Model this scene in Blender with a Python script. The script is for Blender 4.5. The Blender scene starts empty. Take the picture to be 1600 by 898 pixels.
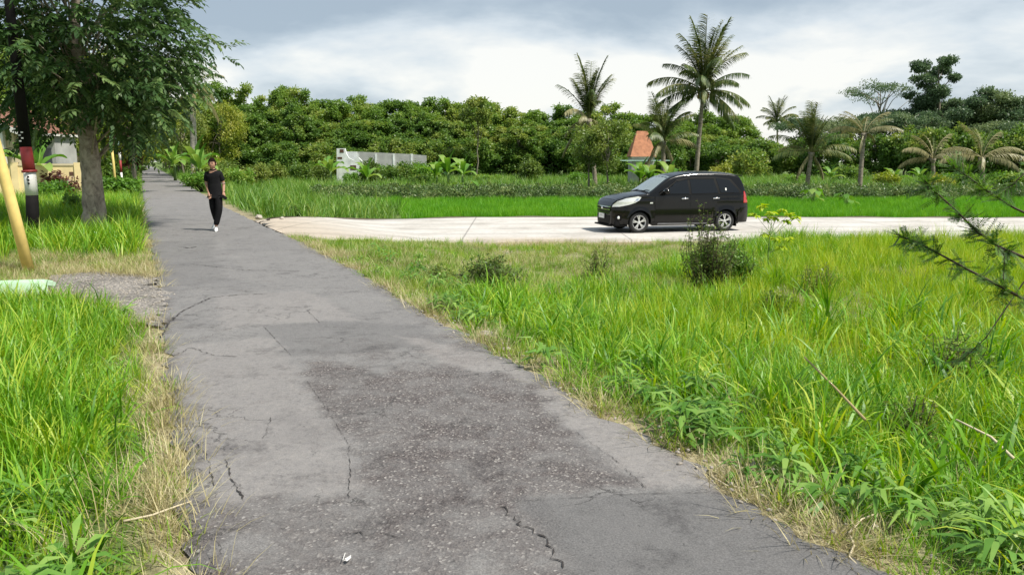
import bpy, bmesh, math, random
import numpy as np
from mathutils import Vector, Matrix, noise as mnoise
R = math.radians
rng = np.random.default_rng(7)
random.seed(7)
sc = bpy.context.scene
COL = sc.collection

# ------------------------------------------------------------------ camera
CAM_H = 1.65; F = 1200.0; PITCH = math.atan(197 / F)
cam = bpy.data.cameras.new('camera'); cam.sensor_width = 36; cam.lens = 36 * F / 1600
cam.clip_start = 0.05; cam.clip_end = 3000
camo = bpy.data.objects.new('camera', cam); COL.objects.link(camo)
camo.location = (0, 0, CAM_H); camo.rotation_euler = (math.pi / 2 - PITCH, 0, 0)
sc.camera = camo

# ------------------------------------------------------------------ light
SUN_EL = R(57); SUN_VEC = Vector((0.80, -0.42)).normalized()
sd = Vector((SUN_VEC.x * math.cos(SUN_EL), SUN_VEC.y * math.cos(SUN_EL), math.sin(SUN_EL)))
sun = bpy.data.lights.new('sun', 'SUN'); sun.energy = 3.0; sun.angle = R(4); sun.color = (1, 0.95, 0.86)
suno = bpy.data.objects.new('sun', sun); COL.objects.link(suno)
suno.rotation_euler = (-sd).to_track_quat('-Z', 'Y').to_euler()
suno.location = (20, -5, 40)

world = bpy.data.worlds.new('World'); sc.world = world; world.use_nodes = True
nt = world.node_tree; nt.nodes.clear()
def N(t, typ, **kw):
    n = t.nodes.new(typ)
    for k, v in kw.items(): setattr(n, k, v)
    return n
L = nt.links.new
out = N(nt, 'ShaderNodeOutputWorld'); bg = N(nt, 'ShaderNodeBackground'); bg.inputs[1].default_value = 0.15
sky = N(nt, 'ShaderNodeTexSky', sky_type='NISHITA'); sky.sun_disc = False
sky.sun_elevation = SUN_EL; sky.sun_rotation = math.atan2(sd.x, sd.y)
sky.air_density = 1.0; sky.dust_density = 1.5
tc = N(nt, 'ShaderNodeTexCoord'); sep = N(nt, 'ShaderNodeSeparateXYZ'); L(tc.outputs['Generated'], sep.inputs[0])
add = N(nt, 'ShaderNodeMath', operation='ADD'); L(sep.outputs[2], add.inputs[0]); add.inputs[1].default_value = 0.26
mx = N(nt, 'ShaderNodeMath', operation='MAXIMUM'); L(add.outputs[0], mx.inputs[0]); mx.inputs[1].default_value = 0.05
dx = N(nt, 'ShaderNodeMath', operation='DIVIDE'); L(sep.outputs[0], dx.inputs[0]); L(mx.outputs[0], dx.inputs[1])
dy = N(nt, 'ShaderNodeMath', operation='DIVIDE'); L(sep.outputs[1], dy.inputs[0]); L(mx.outputs[0], dy.inputs[1])
cmb = N(nt, 'ShaderNodeCombineXYZ'); L(dx.outputs[0], cmb.inputs[0]); L(dy.outputs[0], cmb.inputs[1])
mp = N(nt, 'ShaderNodeMapping'); L(cmb.outputs[0], mp.inputs[0]); mp.inputs[1].default_value = (2, 9, 5)
n1 = N(nt, 'ShaderNodeTexNoise'); n1.inputs['Scale'].default_value = 1.15; n1.inputs['Detail'].default_value = 9; n1.inputs['Roughness'].default_value = 0.53; n1.inputs['Distortion'].default_value = 0.15
L(mp.outputs[0], n1.inputs['Vector'])
thick = N(nt, 'ShaderNodeMath', operation='MULTIPLY_ADD'); L(sep.outputs[2], thick.inputs[0]); thick.inputs[1].default_value = -0.75; L(n1.outputs[0], thick.inputs[2])
lift = N(nt, 'ShaderNodeMath', operation='ADD'); L(thick.outputs[0], lift.inputs[0]); lift.inputs[1].default_value = 0.085
lim = N(nt, 'ShaderNodeMath', operation='MAXIMUM'); L(lift.outputs[0], lim.inputs[0]); lim.inputs[1].default_value = 0.36
r1 = N(nt, 'ShaderNodeValToRGB'); L(lim.outputs[0], r1.inputs[0])
CS = 3.3
def c(r, g, b, s=CS): return (r * s, g * s, b * s, 1)
e = r1.color_ramp.elements
e[0].position = 0.34; e[0].color = (0.36, 0.44, 0.52, 1)
e[1].position = 0.60; e[1].color = (0.98, 0.97, 0.92, 1)
x = e.new(0.42); x.color = (0.48, 0.56, 0.63, 1)
x = e.new(0.50); x.color = (0.70, 0.76, 0.80, 1)
sc1 = N(nt, 'ShaderNodeVectorMath', operation='SCALE'); L(r1.outputs[0], sc1.inputs[0]); sc1.inputs['Scale'].default_value = CS
mixs = N(nt, 'ShaderNodeMix', data_type='RGBA'); mixs.inputs[0].default_value = 0.92
L(sky.outputs[0], mixs.inputs[6]); L(sc1.outputs[0], mixs.inputs[7])
L(mixs.outputs[2], bg.inputs[0]); L(bg.outputs[0], out.inputs[0])

sc.view_settings.view_transform = 'Standard'; sc.view_settings.look = 'None'
sc.view_settings.gamma = 1; sc.view_settings.exposure = 1.0
sc.render.engine = 'CYCLES'
sc.cycles.max_bounces = 6; sc.cycles.diffuse_bounces = 3; sc.cycles.transmission_bounces = 4
sc.cycles.transparent_max_bounces = 8; sc.cycles.use_denoising = True
sc.cycles.caustics_reflective = False; sc.cycles.caustics_refractive = False

# ------------------------------------------------------------------ projection helpers
FW = Vector((0, math.cos(PITCH), -math.sin(PITCH))); UP = Vector((0, math.sin(PITCH), math.cos(PITCH)))
def ray(u, v): return FW + Vector((1, 0, 0)) * ((u - 800) / F) + UP * ((449 - v) / F)
def G(u, v, z=0.0):
    r = ray(u, v); t = (z - CAM_H) / r.z; return Vector((r.x * t, r.y * t, z))
def P(u, v, Y):
    r = ray(u, v); t = Y / r.y; return Vector((r.x * t, Y, CAM_H + r.z * t))
def sstep(a, b, x):
    t = np.clip((np.asarray(x, float) - a) / (b - a), 0, 1); return t * t * (3 - 2 * t)

# ------------------------------------------------------------------ road geometry
Lpx = [(318, 1010), (300, 898), (290, 800), (280, 700), (268, 640), (258, 560), (250, 500), (243, 430), (232, 363), (224, 310), (222, 285), (222, 270), (223, 262)]
Rpx = [(1560, 1010), (1380, 898), (1200, 800), (1085, 725), (960, 655), (860, 595), (750, 535), (665, 490), (570, 430), (480, 382), (410, 352), (345, 320), (298, 292), (262, 272), (243, 262)]
Lw = [G(*p) for p in Lpx]; Rw = [G(*p) for p in Rpx]
def edge(pts, y):
    ys = [p.y for p in pts]; xs = [p.x for p in pts]
    s0 = (xs[1] - xs[0]) / (ys[1] - ys[0]); s1 = (xs[-1] - xs[-2]) / (ys[-1] - ys[-2])
    s1 = -0.4855
    y = np.asarray(y, float)
    r = np.interp(y, ys, xs)
    r = np.where(y < ys[0], xs[0] + (y - ys[0]) * s0, r)
    return np.where(y > ys[-1], xs[-1] + (y - ys[-1]) * s1, r)
def xl(y): return edge(Lw, y)
def xr(y): return edge(Rw, y)
FALL = 0.40
def zbase(x, y):
    d = np.asarray(x, float) - xr(y)
    return -FALL * sstep(0.3, 5.0, d)
NNx, NNy = [-5.6, -4.6, -3.2, 0, 3, 6, 13.5, 60], [16.2, 16.6, 17.4, 18.4, 19.1, 19.5, 20.0, 22.0]
FFx, FFy = [-9.2, -6.5, 0, 6, 18, 80], [22.3, 22.8, 24.4, 25.9, 27.0, 31.0]
def ynear(x): return np.interp(x, NNx, NNy)
def yfar(x): return np.interp(x, FFx, FFy)
# fit the side-road edges to where the photo shows them
def fit(pxs):
    xs, ys = [], []
    for u, v in pxs:
        z = 0.0
        for _ in range(12):
            g = G(u, v, z); z = float(zbase(g.x, g.y))
        xs.append(g.x); ys.append(g.y)
    return xs, ys
NNx, NNy = fit([(440, 366), (520, 375), (700, 377), (950, 377), (1300, 374), (1600, 373)])
FFx, FFy = fit([(395, 345), (520, 342), (750, 341), (1100, 341), (1600, 342)])
NNx.append(70); NNy.append(NNy[-1] + (70 - NNx[-2]) * 0.03)
FFx.append(90); FFy.append(FFy[-1] + (90 - FFx[-2]) * 0.03)
print('side road near', list(zip(NNx, NNy)), 'far', list(zip(FFx, FFy)))
def bump(x, y):
    x = np.asarray(x, float); y = np.asarray(y, float)
    return 0.05 * (np.sin(x * 1.7 + y * 0.9) * np.cos(y * 1.3 - x * 0.6)) + 0.03 * np.sin(x * 4.1 + 1.3) * np.sin(y * 3.7 + x)
def terr(x, y):
    x = np.asarray(x, float); y = np.asarray(y, float)
    z = zbase(x, y)
    m = np.maximum(sstep(0.2, 1.4, x - xr(y)), sstep(0.2, 1.4, xl(y) - x))
    ms = np.maximum(sstep(0.1, 1.2, ynear(x) - y), sstep(0.1, 1.2, y - yfar(x)))
    ms = np.where(x < xl(y), 1.0, ms)
    dip = -0.10 * sstep(0.5, 1.8, x - xr(y)) * (1 - sstep(9, 14, y))
    far = -0.12 * sstep(0.1, 0.6, y - yfar(x)) * (x > xr(y) + 1)
    return z + m * ms * (bump(x, y) + dip) + far * 1.0 - 0.02
def T(x, y): return float(terr(x, y))
def GT(u, v):
    z = 0.0
    for _ in range(14):
        g = G(u, v, z); z = T(g.x, g.y)
    return Vector((g.x, g.y, z))

# ------------------------------------------------------------------ object helpers
def tag(o, label=None, cat=None, group=None, kind=None):
    if label: o['label'] = label
    if cat: o['category'] = cat
    if group: o['group'] = group
    if kind: o['kind'] = kind
    return o
def empty(name, loc, rz=0.0, **k):
    o = bpy.data.objects.new(name, None); COL.objects.link(o); o.location = loc; o.rotation_euler = (0, 0, rz)
    o.empty_display_size = 0.2
    return tag(o, **k)
def link(name, me, parent=None, mat=None):
    o = bpy.data.objects.new(name, me); COL.objects.link(o)
    if parent: o.parent = parent
    if mat is not None and not me.materials: me.materials.append(mat)
    return o
class MB:
    """collects numpy faces; quads / tris / ngons as arrays"""
    def __init__(s): s.v = []; s.f = []; s.n = 0; s.r = []
    def addv(s, V, Fc, rnd=None):
        V = np.asarray(V, float).reshape(-1, 3); s.v.append(V)
        for arr in (Fc if isinstance(Fc, list) and len(Fc) and isinstance(Fc[0], np.ndarray) and Fc[0].ndim == 2 else [np.asarray(Fc)]):
            s.f.append(arr + s.n)
            s.r.append(np.full(len(arr), 0.5) if rnd is None else (np.full(len(arr), rnd) if np.isscalar(rnd) else np.asarray(rnd)))
        s.n += len(V)
    def tube(s, pts, rad, seg=8, cap=True, rnd=None):
        pts = [Vector(p) for p in pts]; n = len(pts)
        if np.isscalar(rad): rad = [rad] * n
        V = []; up = Vector((0.13, 0.21, 1)).normalized(); prev = None
        for i, p in enumerate(pts):
            t = (pts[min(i + 1, n - 1)] - pts[max(i - 1, 0)]).normalized()
            if prev is None:
                a = t.cross(up if abs(t.dot(up)) < .95 else Vector((1, 0, 0))).normalized()
            else:
                a = (prev - t * prev.dot(t)).normalized()
            b = t.cross(a); prev = a
            for k in range(seg):
                an = 2 * math.pi * k / seg
                V.append(p + (a * math.cos(an) + b * math.sin(an)) * rad[i])
        Fq = []
        for i in range(n - 1):
            for k in range(seg):
                k2 = (k + 1) % seg
                Fq.append((i * seg + k, i * seg + k2, (i + 1) * seg + k2, (i + 1) * seg + k))
        s.addv([tuple(v) for v in V], np.array(Fq), rnd)
        if cap:
            base = s.n - len(V)
            s.f.append(np.array([[base + k for k in range(seg)][::-1]])); s.r.append(np.array([0.5]))
            s.f.append(np.array([[base + (n - 1) * seg + k for k in range(seg)]])); s.r.append(np.array([0.5]))
    def box(s, c0, c1, M=None):
        x0, y0, z0 = c0; x1, y1, z1 = c1
        V = [(x0, y0, z0), (x1, y0, z0), (x1, y1, z0), (x0, y1, z0), (x0, y0, z1), (x1, y0, z1), (x1, y1, z1), (x0, y1, z1)]
        if M is not None: V = [tuple(M @ Vector(v)) for v in V]
        s.addv(V, np.array([(0, 3, 2, 1), (4, 5, 6, 7), (0, 1, 5, 4), (1, 2, 6, 5), (2, 3, 7, 6), (3, 0, 4, 7)]))
    def lathe(s, prof, seg=24, M=None):
        V = []; n = len(prof)
        for r_, z_ in prof:
            for k in range(seg):
                a = 2 * math.pi * k / seg; v = Vector((r_ * math.cos(a), r_ * math.sin(a), z_))
                V.append(tuple(M @ v) if M is not None else tuple(v))
        Fq = [(i * seg + k, i * seg + (k + 1) % seg, (i + 1) * seg + (k + 1) % seg, (i + 1) * seg + k) for i in range(n - 1) for k in range(seg)]
        s.addv(V, np.array(Fq))
    def grid(s, V, nu, nv, rnd=None):
        idx = np.arange(nu * nv).reshape(nu, nv)
        q = np.stack([idx[:-1, :-1], idx[1:, :-1], idx[1:, 1:], idx[:-1, 1:]], -1).reshape(-1, 4)
        s.addv(V, q, rnd)
    def mesh(s, name, smooth=True, mat=None, attr=True):
        me = bpy.data.meshes.new(name)
        V = np.concatenate(s.v) if s.v else np.zeros((0, 3))
        me.vertices.add(len(V)); me.vertices.foreach_set('co', V.astype(np.float32).ravel())
        li = np.concatenate([f.ravel() for f in s.f]); tot = np.concatenate([np.full(len(f), f.shape[1]) for f in s.f])
        st = np.concatenate([[0], np.cumsum(tot)[:-1]])
        me.loops.add(len(li)); me.loops.foreach_set('vertex_index', li.astype(np.int32))
        me.polygons.add(len(tot)); me.polygons.foreach_set('loop_start', st.astype(np.int32)); me.polygons.foreach_set('loop_total', tot.astype(np.int32))
        me.update(calc_edges=True); me.validate()
        if attr and len(me.polygons) == len(tot):
            a = me.attributes.new('rnd', 'FLOAT', 'FACE'); a.data.foreach_set('value', np.concatenate(s.r).astype(np.float32))
        me.polygons.foreach_set('use_smooth', np.full(len(me.polygons), smooth))
        if mat is not None: me.materials.append(mat)
        return me
    def obj(s, name, mat=None, parent=None, smooth=True, **k):
        return tag(link(name, s.mesh(name, smooth, mat), parent), **k)

# ------------------------------------------------------------------ materials
def newmat(name):
    m = bpy.data.materials.new(name); m.use_nodes = True; t = m.node_tree; t.nodes.clear()
    o = N(t, 'ShaderNodeOutputMaterial'); b = N(t, 'ShaderNodeBsdfPrincipled'); t.links.new(b.outputs[0], o.inputs[0])
    return m, t, b, o
def noise_node(t, scale, detail=4, rough=0.5, vec=None, dist=0.0):
    n = N(t, 'ShaderNodeTexNoise'); n.inputs['Scale'].default_value = scale; n.inputs['Detail'].default_value = detail
    n.inputs['Roughness'].default_value = rough; n.inputs['Distortion'].default_value = dist
    if vec is not None: t.links.new(vec, n.inputs['Vector'])
    return n
def ramp(t, fac, stops):
    r = N(t, 'ShaderNodeValToRGB'); t.links.new(fac, r.inputs[0]); e = r.color_ramp.elements
    while len(e) > 1: e.remove(e[-1])
    e[0].position = stops[0][0]; e[0].color = (*stops[0][1], 1)
    for p, c_ in stops[1:]:
        q = e.new(p); q.color = (*c_, 1)
    return r
def mixc(t, f, a, b, blend='MIX'):
    m = N(t, 'ShaderNodeMix', data_type='RGBA', blend_type=blend)
    for s_, v in ((0, f), (6, a), (7, b)):
        if hasattr(v, 'is_linked') or hasattr(v, 'links'): t.links.new(v, m.inputs[s_])
        elif s_ == 0: m.inputs[0].default_value = v
        else: m.inputs[s_].default_value = (*v, 1)
    return m.outputs[2]
def plain(name, col, rough=0.6, metal=0.0, var=0.15, scale=6, bumpv=0.0, coat=0.0, spec=0.5):
    m, t, b, o = newmat(name); tcn = N(t, 'ShaderNodeTexCoord')
    n = noise_node(t, scale, 5, 0.6, tcn.outputs['Object'])
    lo = tuple(max(0, x * (1 - var)) for x in col); hi = tuple(min(1, x * (1 + var)) for x in col)
    r = ramp(t, n.outputs[0], [(0.3, lo), (0.7, hi)]); t.links.new(r.outputs[0], b.inputs['Base Color'])
    b.inputs['Roughness'].default_value = rough; b.inputs['Metallic'].default_value = metal
    b.inputs['Coat Weight'].default_value = coat; b.inputs['Coat Roughness'].default_value = 0.04
    b.inputs['Specular IOR Level'].default_value = spec
    if bumpv:
        bm_ = N(t, 'ShaderNodeBump'); bm_.inputs['Strength'].default_value = bumpv; bm_.inputs['Distance'].default_value = 0.02
        t.links.new(n.outputs[0], bm_.inputs['Height']); t.links.new(bm_.outputs[0], b.inputs['Normal'])
    return m
def leafmat(name, c0, c1, c2=None, scale=0.5, trans=0.35, inst=True, rough=0.45, tipc=None, spec=0.4):
    """c0 dark kind, c1 usual, c2 rare (yellowed) leaf colours; varies leaf by leaf and patch by patch"""
    m, t, b, o = newmat(name)
    geo = N(t, 'ShaderNodeNewGeometry'); n = noise_node(t, scale, 3, 0.6, geo.outputs['Position'])
    at = N(t, 'ShaderNodeAttribute', attribute_name='rnd')
    oi = N(t, 'ShaderNodeObjectInfo')
    a1 = N(t, 'ShaderNodeMath', operation='MULTIPLY_ADD'); t.links.new(at.outputs['Fac'], a1.inputs[0]); a1.inputs[1].default_value = 0.42
    a2 = N(t, 'ShaderNodeMath', operation='MULTIPLY_ADD'); t.links.new(n.outputs[0], a2.inputs[0]); a2.inputs[1].default_value = 0.9; a2.inputs[2].default_value = -0.2
    t.links.new(a2.outputs[0], a1.inputs[2])
    a3 = N(t, 'ShaderNodeMath', operation='MULTIPLY_ADD'); t.links.new(oi.outputs['Random'], a3.inputs[0]); a3.inputs[1].default_value = 0.28; t.links.new(a1.outputs[0], a3.inputs[2])
    st = [(0.2, c0), (0.62, c1)]
    if c2: st += [(0.86, c2)]
    r = ramp(t, a3.outputs[0], st)
    t.links.new(r.outputs[0], b.inputs['Base Color']); b.inputs['Roughness'].default_value = rough
    b.inputs['Specular IOR Level'].default_value = spec
    tr = N(t, 'ShaderNodeBsdfTranslucent')
    hs = N(t, 'ShaderNodeHueSaturation'); hs.inputs['Saturation'].default_value = 1.1; hs.inputs['Value'].default_value = 1.25; hs.inputs['Hue'].default_value = 0.49
    t.links.new(r.outputs[0], hs.inputs['Color']); t.links.new(hs.outputs[0], tr.inputs[0])
    ms = N(t, 'ShaderNodeMixShader'); ms.inputs[0].default_value = trans
    t.links.new(b.outputs[0], ms.inputs[1]); t.links.new(tr.outputs[0], ms.inputs[2]); t.links.new(ms.outputs[0], o.inputs[0])
    return m
M = {}
M['lush'] = leafmat('lush grass', (0.045, 0.16, 0.012), (0.19, 0.41, 0.02), (0.46, 0.55, 0.06), 1.6)
M['lime'] = leafmat('lime grass', (0.13, 0.32, 0.012), (0.36, 0.52, 0.02), (0.58, 0.58, 0.08), 0.9)
M['shortg'] = leafmat('short grass', (0.09, 0.22, 0.02), (0.20, 0.36, 0.03), (0.40, 0.42, 0.09), 1.2)
M['dry'] = leafmat('straw', (0.24, 0.20, 0.08), (0.46, 0.40, 0.20), (0.58, 0.53, 0.32), 2.0, 0.2)
M['rice'] = leafmat('rice', (0.085, 0.27, 0.012), (0.14, 0.40, 0.015), (0.24, 0.48, 0.03), 0.3)
M['crop'] = leafmat('crop leaves', (0.05, 0.09, 0.03), (0.11, 0.19, 0.05), (0.24, 0.29, 0.10), 0.8, 0.25)
M['weed'] = leafmat('weed', (0.06, 0.15, 0.02), (0.15, 0.31, 0.04), (0.30, 0.40, 0.08), 0.35)
M['broad'] = leafmat('broad weed leaves', (0.05, 0.15, 0.02), (0.15, 0.32, 0.05), (0.30, 0.46, 0.10), 3.0)
M['bigtree'] = leafmat('glossy dark leaves', (0.028, 0.065, 0.02), (0.075, 0.145, 0.045), (0.18, 0.26, 0.09), 1.6, 0.30, rough=0.36)
M['plant_a'] = leafmat('plantation leaves', (0.08, 0.17, 0.03), (0.18, 0.30, 0.05), (0.34, 0.40, 0.09), 0.22, 0.42)
M['plant_b'] = leafmat('plantation leaves dark', (0.06, 0.14, 0.03), (0.14, 0.25, 0.045), (0.30, 0.36, 0.08), 0.22, 0.42)
M['olive'] = leafmat('olive leaves', (0.08, 0.14, 0.03), (0.18, 0.26, 0.05), (0.32, 0.36, 0.09), 0.5, 0.35)
M['yellowg'] = leafmat('yellow green leaves', (0.10, 0.16, 0.02), (0.26, 0.33, 0.04), (0.45, 0.45, 0.10), 0.5, 0.4)
M['darkfar'] = leafmat('dark far leaves', (0.06, 0.11, 0.055), (0.12, 0.19, 0.085), (0.22, 0.28, 0.12), 0.25, 0.35)
M['palm'] = leafmat('palm leaflets', (0.035, 0.065, 0.02), (0.10, 0.15, 0.04), (0.28, 0.28, 0.10), 0.6, 0.28)
M['palmdry'] = leafmat('dry palm leaflets', (0.13, 0.13, 0.05), (0.25, 0.235, 0.10), (0.38, 0.34, 0.18), 1.0, 0.2)
M['banana'] = leafmat('banana leaves', (0.06, 0.17, 0.02), (0.14, 0.30, 0.04), (0.28, 0.40, 0.09), 0.8, 0.35)
M['redleaf'] = leafmat('red brown leaves', (0.05, 0.018, 0.015), (0.13, 0.04, 0.03), (0.20, 0.09, 0.05), 2, 0.25)
M['limeleaf'] = leafmat('lime leaves', (0.22, 0.36, 0.02), (0.42, 0.56, 0.04), (0.55, 0.62, 0.10), 2, 0.4)
M['twigleaf'] = leafmat('thorn tree leaves', (0.03, 0.08, 0.015), (0.07, 0.17, 0.025), (0.15, 0.28, 0.04), 2, 0.4)
M['stem'] = plain('dry stem', (0.34, 0.27, 0.12), 0.8)
M['gstem'] = plain('green stem', (0.14, 0.22, 0.06), 0.7)
M['darktwig'] = plain('dark twig', (0.05, 0.035, 0.02), 0.8)
def barkmat(name, a, b_, scale=7, stretch=0.35):
    m, t, b, o = newmat(name); tcn = N(t, 'ShaderNodeTexCoord'); mpn = N(t, 'ShaderNodeMapping'); t.links.new(tcn.outputs['Object'], mpn.inputs[0]); mpn.inputs[3].default_value = (1, 1, stretch)
    n = noise_node(t, scale, 8, 0.7, mpn.outputs[0], 0.4); n2 = noise_node(t, scale * .35, 3, 0.5, tcn.outputs['Object'])
    r = ramp(t, n.outputs[0], [(0.36, a), (0.56, b_), (0.7, tuple(min(1, x * 1.35) for x in b_))])
    l2 = mixc(t, n2.outputs[0], r.outputs[0], (0.33, 0.32, 0.27))
    m2 = N(t, 'ShaderNodeMix', data_type='RGBA'); m2.inputs[0].default_value = 0.2; t.links.new(r.outputs[0], m2.inputs[6]); t.links.new(l2, m2.inputs[7])
    t.links.new(m2.outputs[2], b.inputs['Base Color']); b.inputs['Roughness'].default_value = 0.9
    bm_ = N(t, 'ShaderNodeBump'); bm_.inputs['Strength'].default_value = 0.6; bm_.inputs['Distance'].default_value = 0.03
    t.links.new(n.outputs[0], bm_.inputs['Height']); t.links.new(bm_.outputs[0], b.inputs['Normal'])
    return m
M['bark'] = barkmat('mottled bark', (0.14, 0.105, 0.08), (0.44, 0.36, 0.29), 6, .7)
M['fbark'] = barkmat('far bark', (0.09, 0.075, 0.05), (0.22, 0.19, 0.14), 3)
M['palmbark'] = barkmat('palm bark', (0.12, 0.09, 0.06), (0.28, 0.24, 0.18), 3, 3.0)
M['palebark'] = barkmat('pale palm bark', (0.28, 0.25, 0.20), (0.46, 0.43, 0.36), 3, 3.0)

def ground_material():
    m, t, b, o = newmat('ground soil'); geo = N(t, 'ShaderNodeNewGeometry')
    at = N(t, 'ShaderNodeAttribute', attribute_name='dryness')
    n = noise_node(t, 1.3, 8, 0.65, geo.outputs['Position']); n2 = noise_node(t, 14, 6, 0.7, geo.outputs['Position'])
    g = ramp(t, n2.outputs[0], [(0.3, (0.05, 0.075, 0.016)), (0.55, (0.10, 0.16, 0.028)), (0.75, (0.20, 0.24, 0.06))])
    d = ramp(t, n2.outputs[0], [(0.28, (0.12, 0.09, 0.055)), (0.5, (0.30, 0.25, 0.15)), (0.72, (0.46, 0.41, 0.27))])
    mm = N(t, 'ShaderNodeMath', operation='MULTIPLY_ADD'); t.links.new(n.outputs[0], mm.inputs[0]); mm.inputs[1].default_value = 0.8; mm.inputs[2].default_value = -0.4
    m3 = N(t, 'ShaderNodeMath', operation='ADD', use_clamp=True); t.links.new(mm.outputs[0], m3.inputs[0]); t.links.new(at.outputs['Fac'], m3.inputs[1])
    t.links.new(mixc(t, m3.outputs[0], g.outputs[0], d.outputs[0]), b.inputs['Base Color']); b.inputs['Roughness'].default_value = 0.95
    bm_ = N(t, 'ShaderNodeBump'); bm_.inputs['Strength'].default_value = 0.8; bm_.inputs['Distance'].default_value = 0.03
    t.links.new(n2.outputs[0], bm_.inputs['Height']); t.links.new(bm_.outputs[0], b.inputs['Normal'])
    return m
def asphalt_material():
    m, t, b, o = newmat('worn asphalt'); geo = N(t, 'ShaderNodeNewGeometry'); pos = geo.outputs['Position']
    ar = N(t, 'ShaderNodeAttribute', attribute_name='rough'); ad = N(t, 'ShaderNodeAttribute', attribute_name='patch'); ap = N(t, 'ShaderNodeAttribute', attribute_name='pale')
    big = noise_node(t, 0.9, 6, 0.6, pos, 0.6); mid = noise_node(t, 22, 8, 0.72, pos); fine = noise_node(t, 120, 3, 0.7, pos)
    base = ramp(t, big.outputs[0], [(0.3, (0.172, 0.166, 0.163)), (0.5, (0.190, 0.183, 0.178)), (0.7, (0.208, 0.201, 0.195))])
    md = ramp(t, mid.outputs[0], [(0.3, (0.70, 0.69, 0.70)), (0.46, (0.98, 0.98, 0.98)), (0.58, (1.04, 1.03, 1.02)), (0.72, (1.28, 1.26, 1.22))])
    c1 = mixc(t, 1.0, base.outputs[0], md.outputs[0], 'MULTIPLY')
    fn = ramp(t, fine.outputs[0], [(0.3, (0.60, 0.60, 0.60)), (0.7, (1.34, 1.34, 1.34))])
    c1 = mixc(t, 1.0, c1, fn.outputs[0], 'MULTIPLY')
    # exposed stones
    vo = N(t, 'ShaderNodeTexVoronoi'); vo.inputs['Scale'].default_value = 85; t.links.new(pos, vo.inputs['Vector'])
    vr = ramp(t, vo.outputs['Color'], [(0.0, (0.035, 0.028, 0.028)), (0.5, (0.085, 0.070, 0.067)), (0.78, (0.15, 0.13, 0.12)), (0.93, (0.42, 0.39, 0.36))])
    nn = noise_node(t, 3.0, 12, 0.8, pos, 0.3)
    rr = N(t, 'ShaderNodeMath', operation='MULTIPLY_ADD'); t.links.new(nn.outputs[0], rr.inputs[0]); rr.inputs[1].default_value = 3.6; rr.inputs[2].default_value = -1.95
    ra = N(t, 'ShaderNodeMath', operation='ADD', use_clamp=True); t.links.new(rr.outputs[0], ra.inputs[0]); t.links.new(ar.outputs['Fac'], ra.inputs[1])
    rm = N(t, 'ShaderNodeMath', operation='MULTIPLY', use_clamp=True); t.links.new(ra.outputs[0], rm.inputs[0]); rm.inputs[1].default_value = 0.92
    c2 = mixc(t, rm.outputs[0], c1, vr.outputs[0])
    c3 = mixc(t, ad.outputs['Fac'], c2, mixc(t, 1.0, fn.outputs[0], (0.118, 0.114, 0.113), 'MULTIPLY'))
    pm = N(t, 'ShaderNodeMath', operation='MULTIPLY'); t.links.new(ap.outputs['Fac'], pm.inputs[0]); pm.inputs[1].default_value = 0.75
    c4 = mixc(t, pm.outputs[0], c3, mixc(t, 1.0, md.outputs[0], (0.30, 0.275, 0.26), 'MULTIPLY'))
    # dark stains and grit
    st_ = noise_node(t, 2.2, 12, 0.80, pos, 0.2); sr = ramp(t, st_.outputs[0], [(0.36, (0.60, 0.59, 0.60)), (0.43, (0.88, 0.88, 0.88)), (0.47, (1, 1, 1)), (0.60, (1, 1, 1)), (0.66, (1.22, 1.20, 1.16))])
    c4 = mixc(t, 1.0, c4, sr.outputs[0], 'MULTIPLY')
    # dark pits
    v2 = noise_node(t, 26, 5, 0.75, pos); pit = ramp(t, v2.outputs[0], [(0.30, (0.35, 0.35, 0.35)), (0.37, (1, 1, 1))])
    c5 = mixc(t, 1.0, c4, pit.outputs[0], 'MULTIPLY')
    # fine linked cracking where the surface is tired
    cn = noise_node(t, 2.5, 6, .65, pos); cs = N(t, 'ShaderNodeVectorMath', operation='SCALE'); t.links.new(cn.outputs['Color'], cs.inputs[0]); cs.inputs['Scale'].default_value = 0.55
    ca = N(t, 'ShaderNodeVectorMath', operation='ADD'); t.links.new(pos, ca.inputs[0]); t.links.new(cs.outputs[0], ca.inputs[1])
    cv = N(t, 'ShaderNodeTexVoronoi', feature='DISTANCE_TO_EDGE'); cv.inputs['Scale'].default_value = 1.9; t.links.new(ca.outputs[0], cv.inputs['Vector'])
    cr = ramp(t, cv.outputs['Distance'], [(0.0, (1, 1, 1)), (0.006, (0.8, 0.8, 0.8)), (0.014, (0, 0, 0))])
    cz = noise_node(t, 0.8, 5, .6, pos); czr = ramp(t, cz.outputs[0], [(0.50, (0, 0, 0)), (0.58, (1, 1, 1))])
    cm_ = mixc(t, 1.0, cr.outputs[0], czr.outputs[0], 'MULTIPLY')
    c5 = mixc(t, cm_, c5, (0.045, 0.042, 0.04))
    t.links.new(c5, b.inputs['Base Color']); b.inputs['Roughness'].default_value = 0.82
    ad2 = N(t, 'ShaderNodeMath', operation='MULTIPLY_ADD'); t.links.new(vo.outputs['Distance'], ad2.inputs[0]); t.links.new(rm.outputs[0], ad2.inputs[1]); t.links.new(mid.outputs[0], ad2.inputs[2])
    bm_ = N(t, 'ShaderNodeBump'); bm_.inputs['Strength'].default_value = 0.7; bm_.inputs['Distance'].default_value = 0.012
    t.links.new(ad2.outputs[0], bm_.inputs['Height']); t.links.new(bm_.outputs[0], b.inputs['Normal'])
    return m
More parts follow.
